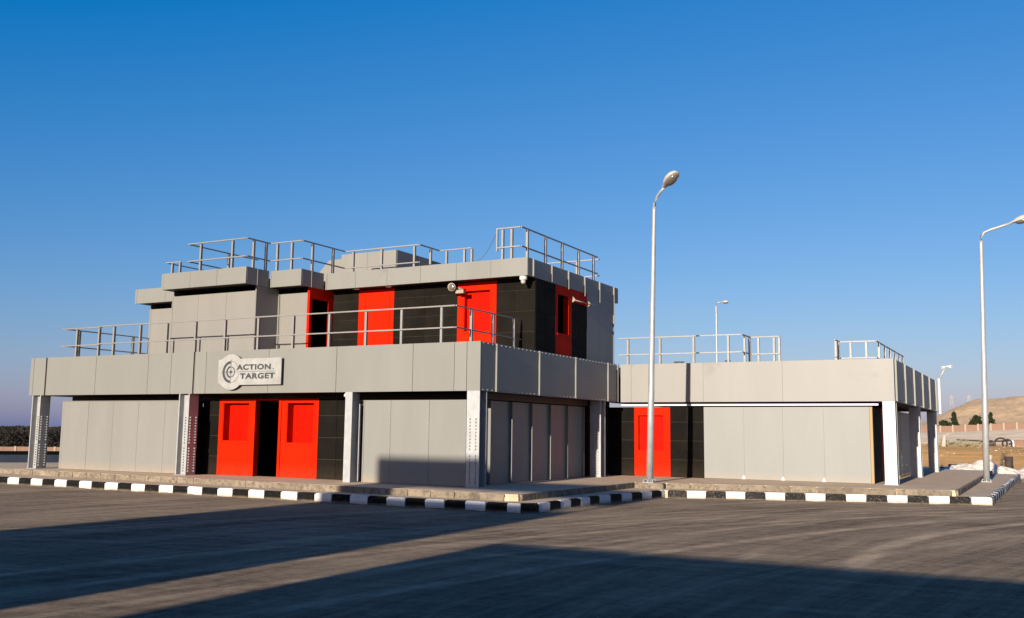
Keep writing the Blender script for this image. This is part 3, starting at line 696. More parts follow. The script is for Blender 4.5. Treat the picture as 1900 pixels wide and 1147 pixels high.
for x in (4.72, 6.13, 7.55):
    mb = MB(); a = [mb.bm.verts.new(p) for p in ((x-.07, YW-.012, .01), (x+.07, YW-.012, .01), (x+.03, YW-.012, .14), (x-.03, YW-.012, .14))]; b = [mb.bm.verts.new((v.co.x, YW-.001-.002, v.co.z)) for v in a]
    mb.bm.faces.new(a); mb.bm.faces.new(b[::-1])
    for i in range(4): mb.bm.faces.new((a[i], a[(i+1) % 4], b[(i+1) % 4], b[i]))
    mb.build('foot_bracket', 'steel', W)
box('wall_core', 'panel_wing', (3.26, YW+.064, 0), (9.1, YW+.25, 2.6), W)
box('wall_core', 'grout', (-.6, YW+.14, 0), (3.24, YW+.25, 2.6), W)
XS = 9.2
tiles_x(W, XS, [11.13, 12.2, 13.2], ZQ)
mb = MB(); mb.box((XS-.05, 13.2, .01), (XS, 13.4, 2.62)); mb.box((XS-.05, 14.5, .01), (XS, 14.7, 2.62)); mb.box((XS-.05, 13.4, .01), (XS-.001, 14.5, .95)); mb.box((XS-.05, 13.4, 2.3), (XS-.001, 14.5, 2.62)); mb.box((XS-.2, 13.38, .95), (XS-.16, 14.52, 2.32))
mb.build('door', 'red', W)
tiles_x(W, XS, [14.7, 15.9, 17.1], ZQ)
run_x(W, XS, [17.12, 18.6, 20.0, 21.4, 22.8, 24.2, 25.5], .01, 2.62, 'panel', 'wall_panel', .05)
rivets_x(W, XS, [18.6, 20, 21.4, 22.8, 24.2], .01, 2.6, .3, 'steel', .08)
box('sill_plate', 'tan', (XS+.002, 17.1, .003), (XS+.10, 25.5, .06), W)
box('wall_core', 'grout', (XS-.3, 11.3, 0), (XS-.21, 25.4, 2.6), W)
run_y(W, 25.52, [-.6, 4, 9.2], .01, 2.62, 'panel', 'wall_panel', .05)
column(9.60, 10.69, W, wdt=.40, rows=False, m='steel'); column(9.60, 18.05, W, wdt=.40, rows=False); column(9.60, 25.0, W, wdt=.40)
railing(W, [(-.45, 11.75), (4.5, 11.85), (4.5, 13.2)], ZR, [(x, 11.8) for x in (-.1, 1.25, 2.62, 3.98)]+[(4.5, 12.2), (4.5, 12.9)], 3.95)
railing(W, [(4.5, 13.1), (5.62, 13.1)], ZR, [(4.8, 13.1), (5.4, 13.1), (5.6, 13.1)], 3.95)
railing(W, [(7.3, 15.2), (7.28, 16.3), (8.68, 16.3), (8.68, 25.0)], ZR, [(7.3, 15.3), (7.3, 15.9), (7.7, 16.3), (8.3, 16.3), (8.68, 17.0), (8.68, 18.7), (8.68, 20.3), (8.68, 22.0), (8.68, 23.4), (8.68, 24.6)], 3.95)
# short spare brackets left lying on the roof
def roof_bracket(x, y, label, s=1.0):
    mb = MB(); mb.box((x, y, 4.42), (x+.42*s, y+.06, 4.47)); mb.box((x+.08, y, 3.95), (x+.13, y+.05, 4.419)); 
    if s > .8: mb.box((x+.30, y, 3.95), (x+.35, y+.05, 4.419))
    o = mb.build('roof_bracket', 'brown', None, loc=(x, y, 3.95)); tag(o, label, 'bracket', 'dark brackets on the wing roof')
roof_bracket(1.55, 12.6, 'dark two-legged bracket on the wing roof just right of the near lamp pole'); roof_bracket(3.62, 12.6, 'small dark one-legged bracket on the wing roof near the thin far lamp', .5)

# ------------------------------------------------------------------ sign
SGN = thing('sign', (-9.66, -.12, 3.51), 'pale metal sign with a crosshair emblem and dark capitals on the left fascia', 'sign')
cx, cz, R_ = -9.66, 3.51, .60
pts = []
def arc(a0, a1, n): return [(cx+R_*math.cos(math.radians(a0+(a1-a0)*i/n)), cz+R_*math.sin(math.radians(a0+(a1-a0)*i/n))) for i in range(n+1)]
zt, zb_, xl, xr = 3.95, 3.07, -10.24, -7.45
at = math.degrees(math.asin((zt-cz)/R_)); ab = math.degrees(math.asin((zb_-cz)/R_))
pts = [(xr, zb_), (xr, zt)]+arc(at, 180-at, 18)+[(xl, zt-.03), (xl, 3.16)]+arc(180-ab, 360+ab, 18)
bmx = MB(); f = [bmx.bm.verts.new((x, -.14, z)) for x, z in pts]; g = [bmx.bm.verts.new((x, -.10, z)) for x, z in pts]
bmx.bm.faces.new(f); bmx.bm.faces.new(g[::-1])
for i in range(len(pts)):
    j = (i+1) % len(pts); bmx.bm.faces.new((f[i], g[i], g[j], f[j]))
MT['signplate'] = mat('weathered_sign_plate', (.245, .24, .222), .6, 0, 0, 3.5, .16, spec=.3)
MT['ink'] = mat('dark_sign_print', (.022, .025, .028), .6, 0, 0, 9, .25)
MT['ink2'] = mat('grey_sign_print', (.07, .072, .075), .6)
bmx.build('plate', 'signplate', SGN)
for x, z in ((-10.1, 3.5), (-7.6, 3.85), (-7.6, 3.15), (-9.66, 3.95)): box('standoff', 'steel', (x-.02, -.099, z-.02), (x+.02, -.005, z+.02), SGN)
YS = -.141
def ring(r0_, r1_, a0, a1, name='emblem_arc', m='ink', n=24):
    mb = MB(); A_ = []; B_ = []
    for i in range(n+1):
        a = math.radians(a0+(a1-a0)*i/n); A_.append((cx+r0_*math.cos(a), cz+r0_*math.sin(a))); B_.append((cx+r1_*math.cos(a), cz+r1_*math.sin(a)))
    P_ = A_+B_[::-1]
    for i in range(n):
        q = [A_[i], A_[i+1], B_[i+1], B_[i]]
        lo = [mb.bm.verts.new((x, YS, z)) for x, z in q]; hi = [mb.bm.verts.new((x, YS-.006, z)) for x, z in q]
        mb.bm.faces.new(hi)
        for k in range(4): mb.bm.faces.new((lo[k], lo[(k+1) % 4], hi[(k+1) % 4], hi[k]))
    mb.build(name, m, SGN)
ring(.285, .375, 94, 266); ring(.352, .366, 28, 86, m='ink2'); ring(.352, .366, -86, -8, m='ink2'); ring(.145, .205, 97, 263); ring(.155, .182, -80, 80); ring(.0, .055, 0, 360, 'emblem_dot')
for a, b in (((cx-.012, cz+.07), (cx+.012, cz+.42)), ((cx-.012, cz-.40), (cx+.012, cz-.07)), ((cx-.42, cz-.01), (cx-.07, cz+.01)), ((cx+.07, cz-.008), (cx+1.97, cz+.008))):
    box('crosshair', 'ink2', (a[0], YS-.004, a[1]), (b[0], YS, b[1]), SGN)
def lettering(txt, x0, x1, z0, z1, m='ink'):
    cu = bpy.data.curves.new('lettering', 'FONT'); cu.body = txt; cu.size = 1; cu.extrude = .0; cu.offset = .045; cu.space_character = 1.12
    o = bpy.data.objects.new('tmp_text', cu); C.objects.link(o); bpy.context.view_layer.update()
    me = bpy.data.meshes.new_from_object(o.evaluated_get(bpy.context.evaluated_depsgraph_get())); bpy.data.objects.remove(o)
    xs_ = [v.co.x for v in me.vertices]; ys_ = [v.co.y for v in me.vertices]
    a, b, c, d = min(xs_), max(xs_), min(ys_), max(ys_)
    for v in me.vertices:
        x = x0+(v.co.x-a)/(b-a)*(x1-x0); z = z0+(v.co.y-c)/(d-c)*(z1-z0); v.co = Vector((x, YS-.004, z))-WORLD[SGN.name]
    me.materials.clear(); me.materials.append(MT[m]); me.name = 'lettering'
    q = bpy.data.objects.new('lettering', me); C.objects.link(q); place(q, WORLD[SGN.name], SGN); q.location = (0, 0, 0)
lettering('ACTION', cx+.25, cx+1.76, cz+.055, cz+.245); lettering('TARGET', cx+.42, cx+1.95, cz-.245, cz-.05); lettering('TM', cx+1.82, cx+1.91, cz+.06, cz+.09, 'ink2')

# ------------------------------------------------------------------ small lights on the buildings
def uvs(mb, c, r, seg=12, rings=8, sc_=(1, 1, 1)):
    ret = bmesh.ops.create_uvsphere(mb.bm, u_segments=seg, v_segments=rings, radius=r)
    for v in ret['verts']: v.co = Vector((v.co.x*sc_[0], v.co.y*sc_[1], v.co.z*sc_[2]))+Vector(c)
    for f in mb.bm.faces: f.smooth = True
FL = thing('floodlight', (-3.5, 4.2, 6.55), 'round dusty floodlight on a bracket at the top left of the upper right red door', 'floodlight')
mb = MB(); mb.tube([(-3.52, 4.10, 6.62), (-3.50, 3.96, 6.60), (-3.49, 3.90, 6.59)], [.07, .13, .145], 16); mb.build('reflector', 'post', FL)
mb = MB(); uvs(mb, (-3.49, 3.90, 6.59), .125, 14, 8, (1, .3, 1)); mb.build('lens', 'lens', FL)
mb = MB(); mb.box((-3.42, 4.06, 6.38), (-3.10, 4.2, 6.50)); mb.tube([(-3.52, 4.10, 6.62), (-3.30, 4.2, 6.55), (-3.25, 4.44, 6.55)], .035, 8); mb.build('bracket', 'post', FL)
D = thing('dome_camera', (-.72, 4.0, 6.78), 'white dome camera hanging under the upper fascia at its right corner', 'camera')
mb = MB(); mb.tube([(-.72, 4.0, 6.80), (-.72, 4.0, 6.70), (-.72, 4.0, 6.66)], [.13, .13, .10], 14); mb.build('housing', 'white', D)
mb = MB(); uvs(mb, (-.72, 4.0, 6.62), .085); mb.build('dome', 'metalhead', D)
for i, (x, lb) in enumerate(((-7.75, 'small white soffit lamp above the left edge of the plain upper red panel'), (-6.3, 'small white soffit lamp above the right edge of the plain upper red panel'))):
    mb = MB(); uvs(mb, (x, 4.1, 6.80), .09, 10, 6, (1.6, 1, .4)); o = mb.build('soffit_lamp', 'white', None, loc=(x, 4.1, 6.8)); tag(o, lb, 'lamp', 'soffit lamps under the upper fascia')
mb = MB(); uvs(mb, (-4.98, .12, 2.70), .055); mb.tube([(-4.98, .12, 2.80), (-4.98, .12, 2.70)], .02, 8); o = mb.build('bulb_lamp', 'white', None, loc=(-4.98, .12, 2.7)); tag(o, 'tiny round white lamp under the lower fascia beside the thin middle column', 'lamp')
BR = thing('bracket_bar', (-.4, 8.1, 6.4), 'white bar held by two triangular brackets on the shaded upper side wall', 'bracket')
for y in (7.42, 8.80):
    mb = MB(); a = [(-.498, y, 6.56), (-.498, y, 6.32), (-.36, y, 6.40)]; f = [mb.bm.verts.new(p) for p in a]; g = [mb.bm.verts.new((p[0], p[1]+.05, p[2])) for p in a]
    mb.bm.faces.new(f); mb.bm.faces.new(g[::-1])
    for i in range(3): mb.bm.faces.new((f[i], g[i], g[(i+1) % 3], f[(i+1) % 3]))
    mb.build('bracket', 'post', BR)
mb = MB(); mb.tube([(-.39, 7.45, 6.40), (-.39, 8.82, 6.40)], .024, 8); mb.build('bar', 'post', BR)
# loose cable between two roof railings
mb = MB(); P0 = Vector((-4.3, 6.58, 8.05)); P1 = Vector((-1.73, 3.98, 8.42)); pp = []
for i in range(17):
    t = i/16; p = P0.lerp(P1, t); p.z -= .42*math.sin(math.pi*t)*(1-.3*t); pp.append(p)
mb.tube(pp, .011, 6); o = mb.build('cable', 'rail', None, loc=P0); tag(o, 'thin slack cable hanging between two roof railings against the sky', 'cable')

# ------------------------------------------------------------------ street lamps
def street_lamp(base, top, arm, rb, rt, label, head_len=.62, tilt=.5, block=True, plate=True, group='street lamps on steel poles'):
    b = Vector(base); t = Vector(top); a = [Vector(p) for p in arm]
    o = thing('street_lamp', base, label, 'street lamp', group)
    mb = MB(); mb.tube([b, b.lerp(t, .33), b.lerp(t, .332), b.lerp(t, .985), t], [rb, rb*.80+rt*.2, rb*.74+rt*.2, rt, rt], 20); mb.build('pole', 'steel', o)
    mb = MB(); mb.tube(a, rt*.78, 12); mb.build('arm', 'steel', o)
    d = (a[-1]-a[-2]).normalized(); e = a[-1]; up = Vector((0, 0, 1)); s = d.cross(up).normalized(); n = s.cross(d)
    prof = [(-.12, .035), (.0, .065), (.10, .10), (.20, .165), (.34, .20), (.50, .185), (.62, .11), (.66, .02)]
    k = head_len/.66; mb = MB(); rings = []
    for q, r in prof:
        rings.append([mb.bm.verts.new(e+d*q*k+(s*math.cos(j*math.pi/8)*r+n*math.sin(j*math.pi/8)*r*(.80 if j <= 8 else .22))*k) for j in range(16)])
    for i in range(len(rings)-1):
        for j in range(16):
            f = mb.bm.faces.new((rings[i][j], rings[i][(j+1) % 16], rings[i+1][(j+1) % 16], rings[i+1][j])); f.smooth = True
    mb.bm.faces.new(rings[0]); mb.bm.faces.new(rings[-1]); mb.build('housing', 'metalhead', o)
    mb = MB(); c = e+d*.36*k-n*.045*k
    ret = bmesh.ops.create_uvsphere(mb.bm, u_segments=14, v_segments=8, radius=1)
    for v in ret['verts']: v.co = c+(d*v.co.x*.23+s*v.co.y*.15+n*v.co.z*.09)*k
    for f in mb.bm.faces: f.smooth = True
    mb.build('lens', 'lens', o)
    if plate:
        mb = MB(); mb.box((b.x-.2, b.y-.2, b.z), (b.x+.2, b.y+.2, b.z+.02))
        for sx, sy in ((-.15, -.15), (.15, -.15), (.15, .15), (-.15, .15)): mb.tube([(b.x+sx, b.y+sy, b.z+.021), (b.x+sx, b.y+sy, b.z+.11)], .022, 6)
        for sx, sy in ((1, 0), (-1, 0), (0, 1), (0, -1)): mb.tube([(b.x+sx*(rb+.07), b.y+sy*(rb+.07), b.z+.02), (b.x+sx*rb*.6, b.y+sy*rb*.6, b.z+.16)], [.025, .02], 5)
        mb.build('base_plate', 'steel', o)
    return o
L1 = street_lamp((2.75, 6.6, .0), (2.97, 6.6, 9.35), [(2.97, 6.6, 9.30), (2.98, 6.6, 9.46), (3.04, 6.57, 9.61), (3.14, 6.50, 9.72), (3.27, 6.42, 9.82), (3.42, 6.33, 9.92)], .115, .062,
            'tall white steel street lamp in front of the wing red door', .80)
bl = MB(); bl.box((2.34, 6.2, PZ-.1), (3.35, 7.0, -.002)); bo = bl.build('lamp_footing', 'stone', None, loc=(2.85, 6.6, PZ)); tag(bo, 'rough concrete footing under the tall lamp at the inner kerb corner', 'footing')
bm2 = bmesh.new(); bm2.from_mesh(bo.data); bmesh.ops.bevel(bm2, geom=bm2.edges[:], offset=.03, segments=2, affect='EDGES'); bm2.to_mesh(bo.data); bm2.free()
street_lamp((12.25, 19.8, PZ), (12.47, 19.8, 9.75), [(12.47, 19.8, 9.72), (12.49, 19.8, 9.93), (12.60, 19.8, 10.08), (12.85, 19.8, 10.18), (13.3, 19.8, 10.30), (13.62, 19.8, 10.385)], .125, .07,
            'tall white steel street lamp at the right edge with a bent arm', .8)
street_lamp((-3.95, 37, RZ), (-3.95, 37, 9.9), [(-3.95, 37, 9.85), (-3.95, 37, 10.02), (-3.83, 37, 10.10), (-3.6, 37, 10.1)], .09, .06,
            'small far street lamp rising behind the wing roof railing', .5, plate=False)
TW = thing('twin_spotlight', (10.09, 26.2, 0), 'short pole with slanted arm and two white spotlights at the wing far corner', 'spotlight')
mb = MB(); mb.box((10.05, 26.12, ZF-.1), (10.14, 26.22, 4.38)); mb.build('pole', 'steel', TW)
mb = MB(); mb.tube([(10.09, 26.17, 4.34), (10.42, 26.17, 4.93)], .035, 8); mb.build('arm', 'metalhead', TW)
for (a, b) in (((10.42, 26.17, 4.95), (10.26, 26.05, 4.88)), ((10.42, 26.17, 4.95), (10.68, 26.05, 4.93))):
    mb = MB(); mb.tube([a, Vector(a).lerp(Vector(b), .35), b], [.04, .05, .085], 12); mb.build('spot', 'white', TW)

# ------------------------------------------------------------------ far things on the right
def dirpt(u, dist):
    """plan position seen at photograph column u, dist metres away in depth (used to site far things)"""
    a = YAW+math.atan((u-950)/F_PX); return CAM.x+math.tan(a)*dist, CAM.y+dist
# boundary wall: pink panels between pale posts
BW = thing('boundary_wall', (10, 250, 2.5), 'long pink boundary wall with pale posts below the sandy hill', 'wall')
yb = 262
for k in range(34):
    x = -74+k*3.05; zb = terrain_h(x, yb)-.3
    zt_ = 4.51+(x+9.25)*.053
    box('wall_bay', 'pink', (x+.2, yb, zb), (x+2.85, yb+.2, zt_), BW)
    box('post', 'post', (x-.2+0.0, yb-.1, zb), (x+.195, yb+.3, zt_+.12), BW)
BW['label'] = 'long pink boundary wall with pale posts below the sandy hill'
def leaf_tree(name, x, y, h, wd, label, cat, shape='cone', n=1500, m='leaf', z0=None, leaf=.16, group=None, seed=0):
    random.seed(seed+int(abs(x)*7)+int(y)); z0 = terrain_h(x, y) if z0 is None else z0
    o = thing(name, (x, y, z0), label, cat, group)
    mb = MB(); mb.tube([(x, y, z0-.1), (x+.05, y, z0+h*.5), (x, y, z0+h*.85)], [h*.03, h*.02, h*.008], 6)
    for k in range(5):
        a = random.uniform(0, 6.28); q = random.uniform(.2, .6)
        mb.tube([(x, y, z0+h*q), (x+math.cos(a)*wd*.5*(1-q*.5), y+math.sin(a)*wd*.5*(1-q*.5), z0+h*(q+.15))], [h*.012, h*.004], 4)
    mb.build('trunk', 'bark', o)
    mb = MB(); cl = []
    for _ in range(40):
        t = random.random(); a = random.uniform(0, 6.28)
        rad = wd/2*((1-t)**.8 if shape == 'cone' else math.sqrt(max(0, 1-(2*t-1)**2)))*random.uniform(.4, 1.05)
        cl.append(Vector((math.cos(a)*rad, math.sin(a)*rad, h*(.08+.9*t))))
    for _ in range(n):
        c = random.choice(cl); s = wd*.08
        p = Vector((x, y, z0))+c+Vector((random.gauss(0, s), random.gauss(0, s), random.gauss(0, s*1.1)))
        if p.z < z0: p.z = z0+.05
        a = Vector((random.uniform(-1, 1), random.uniform(-1, 1), random.uniform(-1, 1))).normalized(); b = a.cross(Vector((random.uniform(-1, 1), random.uniform(-1, 1), .3))).normalized()
        q = leaf*random.uniform(.6, 1.5)
        mb.bm.faces.new([mb.bm.verts.new(p+a*q), mb.bm.verts.new(p+b*q*.8), mb.bm.verts.new(p-a*q*.6)])
    mb.build('crown', m, o); return o
def far(u, v, d):      # point at depth d on the ray through photograph pixel u, v
    q = fw+rr*((u-950)/F_PX)-uu*((v-573.5)/F_PX); return CAM+q*d
def tree_at(u, vtop, vbot, d, wpx, label, cat, shape, name, leaf=.35, n=1700):
    p = far(u, vbot, d); t = far(u, vtop, d); h = t.z-p.z; wd = wpx*d/F_PX
    z0 = terrain_h(p.x, p.y)-.1; return leaf_tree(name, p.x, p.y, t.z-z0, wd, label, cat, shape, n, 'leaf', z0, leaf, 'trees by the boundary wall')
tree_at(1771, 765, 791, 322, 15, 'dark cone-shaped conifer standing alone behind the pink wall', 'tree', 'cone', 'conifer_tree')
tree_at(1752, 782, 792, 322, 18, 'low dark bush left of the lone conifer behind the pink wall', 'bush', 'round', 'bush')
tree_at(1813, 771, 789, 322, 15, 'round dark tree just left of the right lamp pole', 'tree', 'round', 'round_tree')
tree_at(1806, 780, 789, 321, 16, 'low dark bush at the foot of the round tree left of the lamp pole', 'bush', 'round', 'bush')
tree_at(1839, 766, 788, 322, 13, 'dark upright tree just right of the right lamp pole', 'tree', 'cone', 'conifer_tree')
# rubble heaps behind the pavement end
def mound(name, x, y, rx, ry, h, m, label, seed, rough=.25, kind=None):
    mb = MB(); n = 26; g_ = []
    for i in range(n+1):
        row = []
        for j in range(n+1):
            a = -1+2*i/n; b = -1+2*j/n; r2 = a*a+b*b
            z = h*max(0, 1-r2)**.8*(1+rough*2.2*noise.fractal(Vector((a*2.4+seed, b*2.4, seed*3.1)), .6, 2.1, 5))
            if r2 < 1: z += .06*noise.noise(Vector((a*14+seed, b*14, 1)))
            row.append(mb.bm.verts.new((x+a*rx, y+b*ry, RZ-.08+z)))
        g_.append(row)
    for i in range(n):
        for j in range(n):
            f = mb.bm.faces.new((g_[i][j], g_[i+1][j], g_[i+1][j+1], g_[i][j+1])); f.smooth = True
    o = mb.build(name, m, None, loc=(x, y, RZ)); tag(o, label, 'rubble', kind=kind)
    random.seed(int(seed*10)); mb = MB()
    for _ in range(60):
        a = random.uniform(-.85, .85); b = random.uniform(-.9, .3); r2 = a*a+b*b
        if r2 > .85: continue
        z = h*max(0, 1-r2)**.8*.95+RZ-.05; s = random.uniform(.03, .12)
        v = [mb.bm.verts.new((x+a*rx+random.uniform(-s, s), y+b*ry+random.uniform(-s, s), z+random.uniform(-.3, 1)*s)) for _ in range(5)]
        for f in ((0, 1, 2), (0, 1, 3), (0, 2, 3), (1, 2, 3), (0, 3, 4), (1, 3, 4)): mb.bm.faces.new([v[k] for k in f])
    tag(mb.build('broken_stones', 'rubble', o), kind='stuff')
    return o
mound('rubble_heap', 11.2, 34.2, 2.5, 2.2, .62, 'rubble', 'white rubble heap directly left of the right lamp pole foot', 1.3)
mound('rubble_heap', 15.6, 35.5, 3.6, 2.6, .68, 'rubble', 'long white rubble heap right of the right lamp pole foot', 2.7)
mound('rubble_heap', 8.6, 35.5, 1.9, 1.8, .30, 'rubble', 'low white rubble heap nearest the wing rear column', 5.1)
# concrete stub pipe, crate in shadow navy, brown drum, stump
p = far(1838, 885, 58); mb = MB(); mb.tube([(p.x, p.y, RZ), (p.x, p.y, RZ+.75), (p.x, p.y, RZ+.78), (p.x, p.y, RZ+1.0)], [.12, .12, .15, .15], 14); o = mb.build('concrete_pipe', 'pipe', None, loc=(p.x, p.y, RZ)); tag(o, 'upright concrete pipe stub just right of the right lamp pole', 'pipe')
p = far(1765, 872, 54); mb = MB(); mb.box((p.x-.55, p.y, RZ), (p.x+.3, p.y+.6, p.z+.15)); mb.box((p.x-.15, p.y+.05, p.z+.151), (p.x+.35, p.y+.5, p.z+.3)); o = mb.build('shaded_crate', 'navy', None, loc=(p.x, p.y, RZ)); tag(o, 'dark crate with the wing shadow put into its navy colour, beside the rear column', 'crate')
p = far(1872, 862, 62); mb = MB(); mb.tube([(p.x, p.y, RZ), (p.x, p.y, p.z+.45)], [.24, .25], 12); mb.tube([(p.x, p.y, p.z+.451), (p.x, p.y, p.z+.5)], [.25, .25], 12); o = mb.build('drum', 'rust', None, loc=(p.x, p.y, RZ)); tag(o, 'rusty brown drum on the sand behind the white rubble', 'drum')
p = far(1751, 832, 95); z0 = terrain_h(p.x, p.y); mb = MB(); mb.tube([(p.x, p.y, z0-.2), (p.x+.05, p.y, p.z+.6), (p.x+.12, p.y, p.z+1.25)], [.26, .2, .16], 8); mb.tube([(p.x+.1, p.y, p.z+1.1), (p.x+.6, p.y, p.z+1.5)], [.08, .03], 5); o = mb.build('tree_stump', 'pipe', None, loc=(p.x, p.y, z0)); tag(o, 'leaning pale stump standing on the sand right of the wing', 'stump')
# pile of dry branches
p = far(1782, 829, 95); random.seed(4); mb = MB(); z0 = terrain_h(p.x, p.y)
for _ in range(110):
    a = random.uniform(0, 6.28); l = random.uniform(.6, 2.0); c = Vector((p.x+random.uniform(-1.6, 1.6), p.y+random.uniform(-.6, .6), p.z-.15+random.uniform(0, .35)))
    e = c+Vector((math.cos(a)*l*.8, math.sin(a)*l*.3, random.uniform(.1, .75)*l*.6)); mb.tube([c, c.lerp(e, .5)+Vector((0, 0, .12)), e], [.035, .025, .01], 4, False)
o = mb.build('branch_pile', 'twig', None, loc=(p.x, p.y, z0)); tag(o, 'tangled pile of dry yellowish branches on the pale sand', 'branches')
# scrapped machine frame
p = far(1850, 829, 96); S_ = thing('scrap_machine', (p.x, p.y, terrain_h(p.x, p.y)), 'blackened scrap machine frame with round hoops on the sand right of the lamp', 'scrap')
random.seed(8)
for (dx_, r_, q) in ((.35, .55, 'hoop'), (.9, .42, 'hoop'), (-.55, .28, 'wheel')):
    mb = MB(); mb.tube([(p.x+dx_+r_*math.cos(t*math.pi/8), p.y+.3*math.sin(t), p.z+.30+r_*math.sin(t*math.pi/8)) for t in range(-3, 12)], .085, 7); mb.build(q, 'rust', S_)
mb = MB(); mb.tube([(p.x-3.6, p.y, p.z+.62), (p.x-.3, p.y, p.z+.5), (p.x+1.3, p.y, p.z+.62)], [.07, .1, .08], 6); mb.box((p.x-1.0, p.y-.2, p.z-.1), (p.x-.1, p.y+.3, p.z+.45)); mb.tube([(p.x-3.2, p.y, p.z+.5), (p.x-3.2, p.y, p.z-.3)], .07, 6); mb.build('frame', 'rust', S_)
p = far(1897, 828, 96); mb = MB(); mb.box((p.x-.7, p.y, p.z-.4), (p.x+1.4, p.y+1.2, p.z+.55)); mb.box((p.x-.75, p.y-.05, p.z+.551), (p.x+1.45, p.y+1.25, p.z+.62)); o = mb.build('skip', 'pink', None, loc=(p.x, p.y, p.z-.4)); tag(o, 'reddish skip cut by the right edge of the photograph', 'skip')
p = far(1879, 825, 97); mb = MB(); mb.tube([(p.x, p.y, p.z-.5), (p.x, p.y, p.z+.35)], [.35, .33], 12); mb.tube([(p.x, p.y, p.z+.351), (p.x, p.y, p.z+.45)], [.2, .12], 12); o = mb.build('white_tank', 'white', None, loc=(p.x, p.y, p.z-.5)); tag(o, 'small white tank between the scrap machine and the reddish skip', 'tank')
# loose stones scattered over the slope
random.seed(21); mb = MB()
for _ in range(420):
    y = random.uniform(34, 120); x = random.uniform(-2, 24); z = terrain_h(x, y); s = random.uniform(.03, .13)*(1+(y-34)/160)
    v = [mb.bm.verts.new((x+random.uniform(-s, s), y+random.uniform(-s, s), z+random.uniform(-.2, 1)*s)) for _ in range(5)]
    for f in ((0, 1, 2), (0, 1, 3), (0, 2, 3), (1, 2, 3), (0, 3, 4), (1, 3, 4)): mb.bm.faces.new([v[k] for k in f])
tag(mb.build('scattered_stones', 'pipe'), kind='stuff')

# ------------------------------------------------------------------ far things on the left
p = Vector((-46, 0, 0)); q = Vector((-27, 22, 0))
DW = thing('shade_strip', (p.x, p.y, RZ), 'long low strip standing in for shaded asphalt, navy with a black top, beyond the left end column', 'wall')
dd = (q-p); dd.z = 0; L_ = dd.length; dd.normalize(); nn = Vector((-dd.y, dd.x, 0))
def slab_along(name, m, p0, d, l, n_, th, z0, z1, parent):
    mb = MB(); vs_ = []
    for z in (z0, z1):
        for a, b in ((0, 0), (l, 0), (l, th), (0, th)):
            c = p0+d*a+n_*b; vs_.append(mb.bm.verts.new((c.x, c.y, z)))
    for f in ((0, 1, 2, 3), (7, 6, 5, 4), (0, 4, 5, 1), (1, 5, 6, 2), (2, 6, 7, 3), (3, 7, 4, 0)): mb.bm.faces.new([vs_[k] for k in f])
    return mb.build(name, m, parent)
slab_along('shade_face', 'navy', p, dd, L_, nn, .3, RZ, .02, DW)  # raised strip, its navy stands for asphalt in shadow
slab_along('coping', 'dark', p-nn*.06, dd, L_, nn, .42, .022, .20, DW)  # black upper tone of the same shade strip
p = far(-80, 838, 74); q = far(260, 838, 74)
LB = thing('brick_wall', (p.x, p.y, RZ), 'low orange sunlit brick wall with pale posts beyond the navy shade strip on the left', 'wall')
dd = (q-p); dd.z = 0; L_ = dd.length; dd.normalize(); nn = Vector((-dd.y, dd.x, 0)); k = 0
while k*1.5 < L_:
    c = p+dd*k*1.5
    slab_along('wall_bay', 'pink', c, dd, 1.34, nn, .2, RZ-.1, .03+random.uniform(-.02, .02), LB); slab_along('post', 'post', c+dd*1.345-nn*.04, dd, .15, nn, .28, RZ-.1, .07, LB); k += 1
random.seed(31)
kinds = ['dark leafless thicket beyond the orange wall, %s']
spots = [(4, 87, 1.5, 3.0), (22, 90, 1.1, 2.8), (38, 87, 1.35, 2.6), (58, 92, 1.2, 3.0), (78, 88, 1.3, 2.4), (92, 92, 1.0, 2.6), (108, 87, 1.6, 3.0), (-14, 91, 1.4, 3.0), (126, 90, 1.6, 3.0)]
names = ['at the left edge of the photograph', 'second from the left edge', 'just left of the end column', 'behind the end column', 'just right of the end column', 'midway between the end column and the panel wall', 'at the left edge of the panel wall', 'cut by the left border', 'hidden behind the left end of the panel wall']
for (u, d, h, wd), nm in zip(spots, names):
    c = far(u, 820, d)
    leaf_tree('scrub_bush', c.x, c.y, h*random.uniform(.85, 1.05), wd, 'dark dry thicket beyond the orange wall, '+nm, 'bush', 'round', 2600, 'scrub', RZ-.1, .11, 'thickets beyond the orange wall', 3)
random.seed(77); mb = MB()
for _ in range(15000):
    u = random.uniform(-200, 300); d = random.uniform(170, 420); c = far(u, 800, d)
    hh = (1.35+.6*noise.noise(Vector((u*.02, d*.01, 0)))+.45*noise.noise(Vector((u*.09, d*.03, 5))))*random.random()**.6*(d/250)**.35
    a = Vector((random.uniform(-1, 1), random.uniform(-1, 1), random.uniform(-1, 1))); b = Vector((random.uniform(-1, 1), random.uniform(-1, 1), random.uniform(-1, 1)))
    s = .5; P_ = Vector((c.x, c.y, RZ+hh)); mb.bm.faces.new([mb.bm.verts.new(P_+a*s), mb.bm.verts.new(P_+b*s), mb.bm.verts.new(P_-a*s*.7)])
tag(mb.build('far_treeline', 'scrub'), kind='stuff')
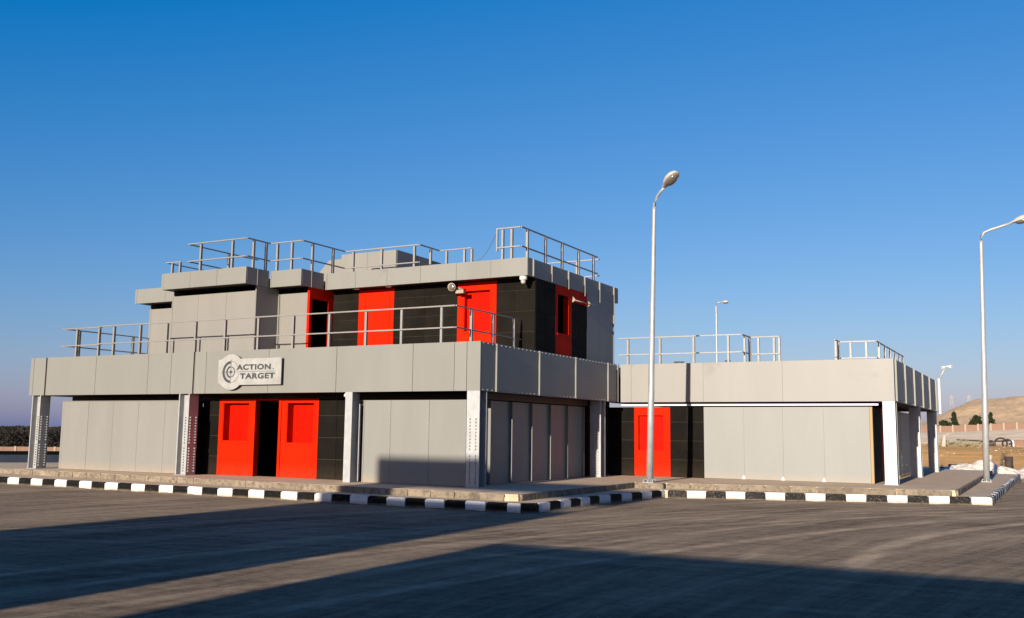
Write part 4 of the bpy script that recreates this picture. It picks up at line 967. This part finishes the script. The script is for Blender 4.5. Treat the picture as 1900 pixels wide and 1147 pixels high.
# two faint pylons on the hill
for u, lb in ((1766, 'faint lattice pylon on the ridge just right of the wing'), (1798, 'faint lattice pylon on the ridge further right')):
    p = far(u, 752, 800); t = far(u, 733, 800); mb = MB(); w_ = 2.0
    for sx in (-1, 1): mb.tube([(p.x+sx*w_, p.y, p.z-6), (p.x+sx*.3, p.y, t.z)], .16, 4)
    for k in range(5):
        z = p.z+(t.z-p.z)*k/5; z2 = p.z+(t.z-p.z)*(k+1)/5; mb.tube([(p.x-w_*(1-k/5.5), p.y, z), (p.x+w_*(1-(k+1)/5.5), p.y, z2)], .12, 4)
    for z in (.72, .88): mb.tube([(p.x-3.2, p.y, p.z+(t.z-p.z)*z), (p.x+3.2, p.y, p.z+(t.z-p.z)*z)], .14, 4)
    o = mb.build('pylon', 'metalhead', None, loc=(p.x, p.y, p.z-6)); tag(o, lb, 'pylon', 'pylons on the ridge')

# ------------------------------------------------------------------ buildings behind the photographer, whose shadows cross the road
def plain_building(x0, x1, y0, y1, top, label):
    o = thing('building', ((x0+x1)/2, y1, RZ), label, 'building')
    n = max(1, int((x1-x0)/1.4)); st = (x1-x0)/n
    for k in range(n):
        box('wall_panel', 'panel', (x0+k*st+.006, y1-.06, RZ), (x0+(k+1)*st-.006, y1, top-.8), o)
        box('fascia_panel', 'fascia', (x0+k*st+.004, y1-.05, top-.79), (x0+(k+1)*st-.004, y1+.02, top), o)
    box('wall_core', 'grout', (x0, y0, RZ), (x1, y1-.065, top-.02), o)
    return o
T_ = .225
TT = RZ+(32+6.2)*T_-.10
TB = plain_building(-3.15, 4.3, -44, -32, 6.5, 'tall plain grey building behind the photographer, casting the first road shadow')
box('roof_block', 'panel', (-3.15, -33.2, 6.5), (-1.15, -32.0, TT), TB)
box('shadow_canopy', 'fascia', (-1.149, -33.2, 7.3), (4.3, -32.0, TT), TB)  # unseen, shaped so a strip of sunlight passes underneath
for x in (1.5, 4.2): box('post', 'steel', (x, -32.6, 6.5), (x+.09, -32.5, 7.3), TB)
plain_building(5.85, 34, -48, -31, RZ+(31-8.4)*T_, 'long low grey building behind the photographer, casting the near road shadow')
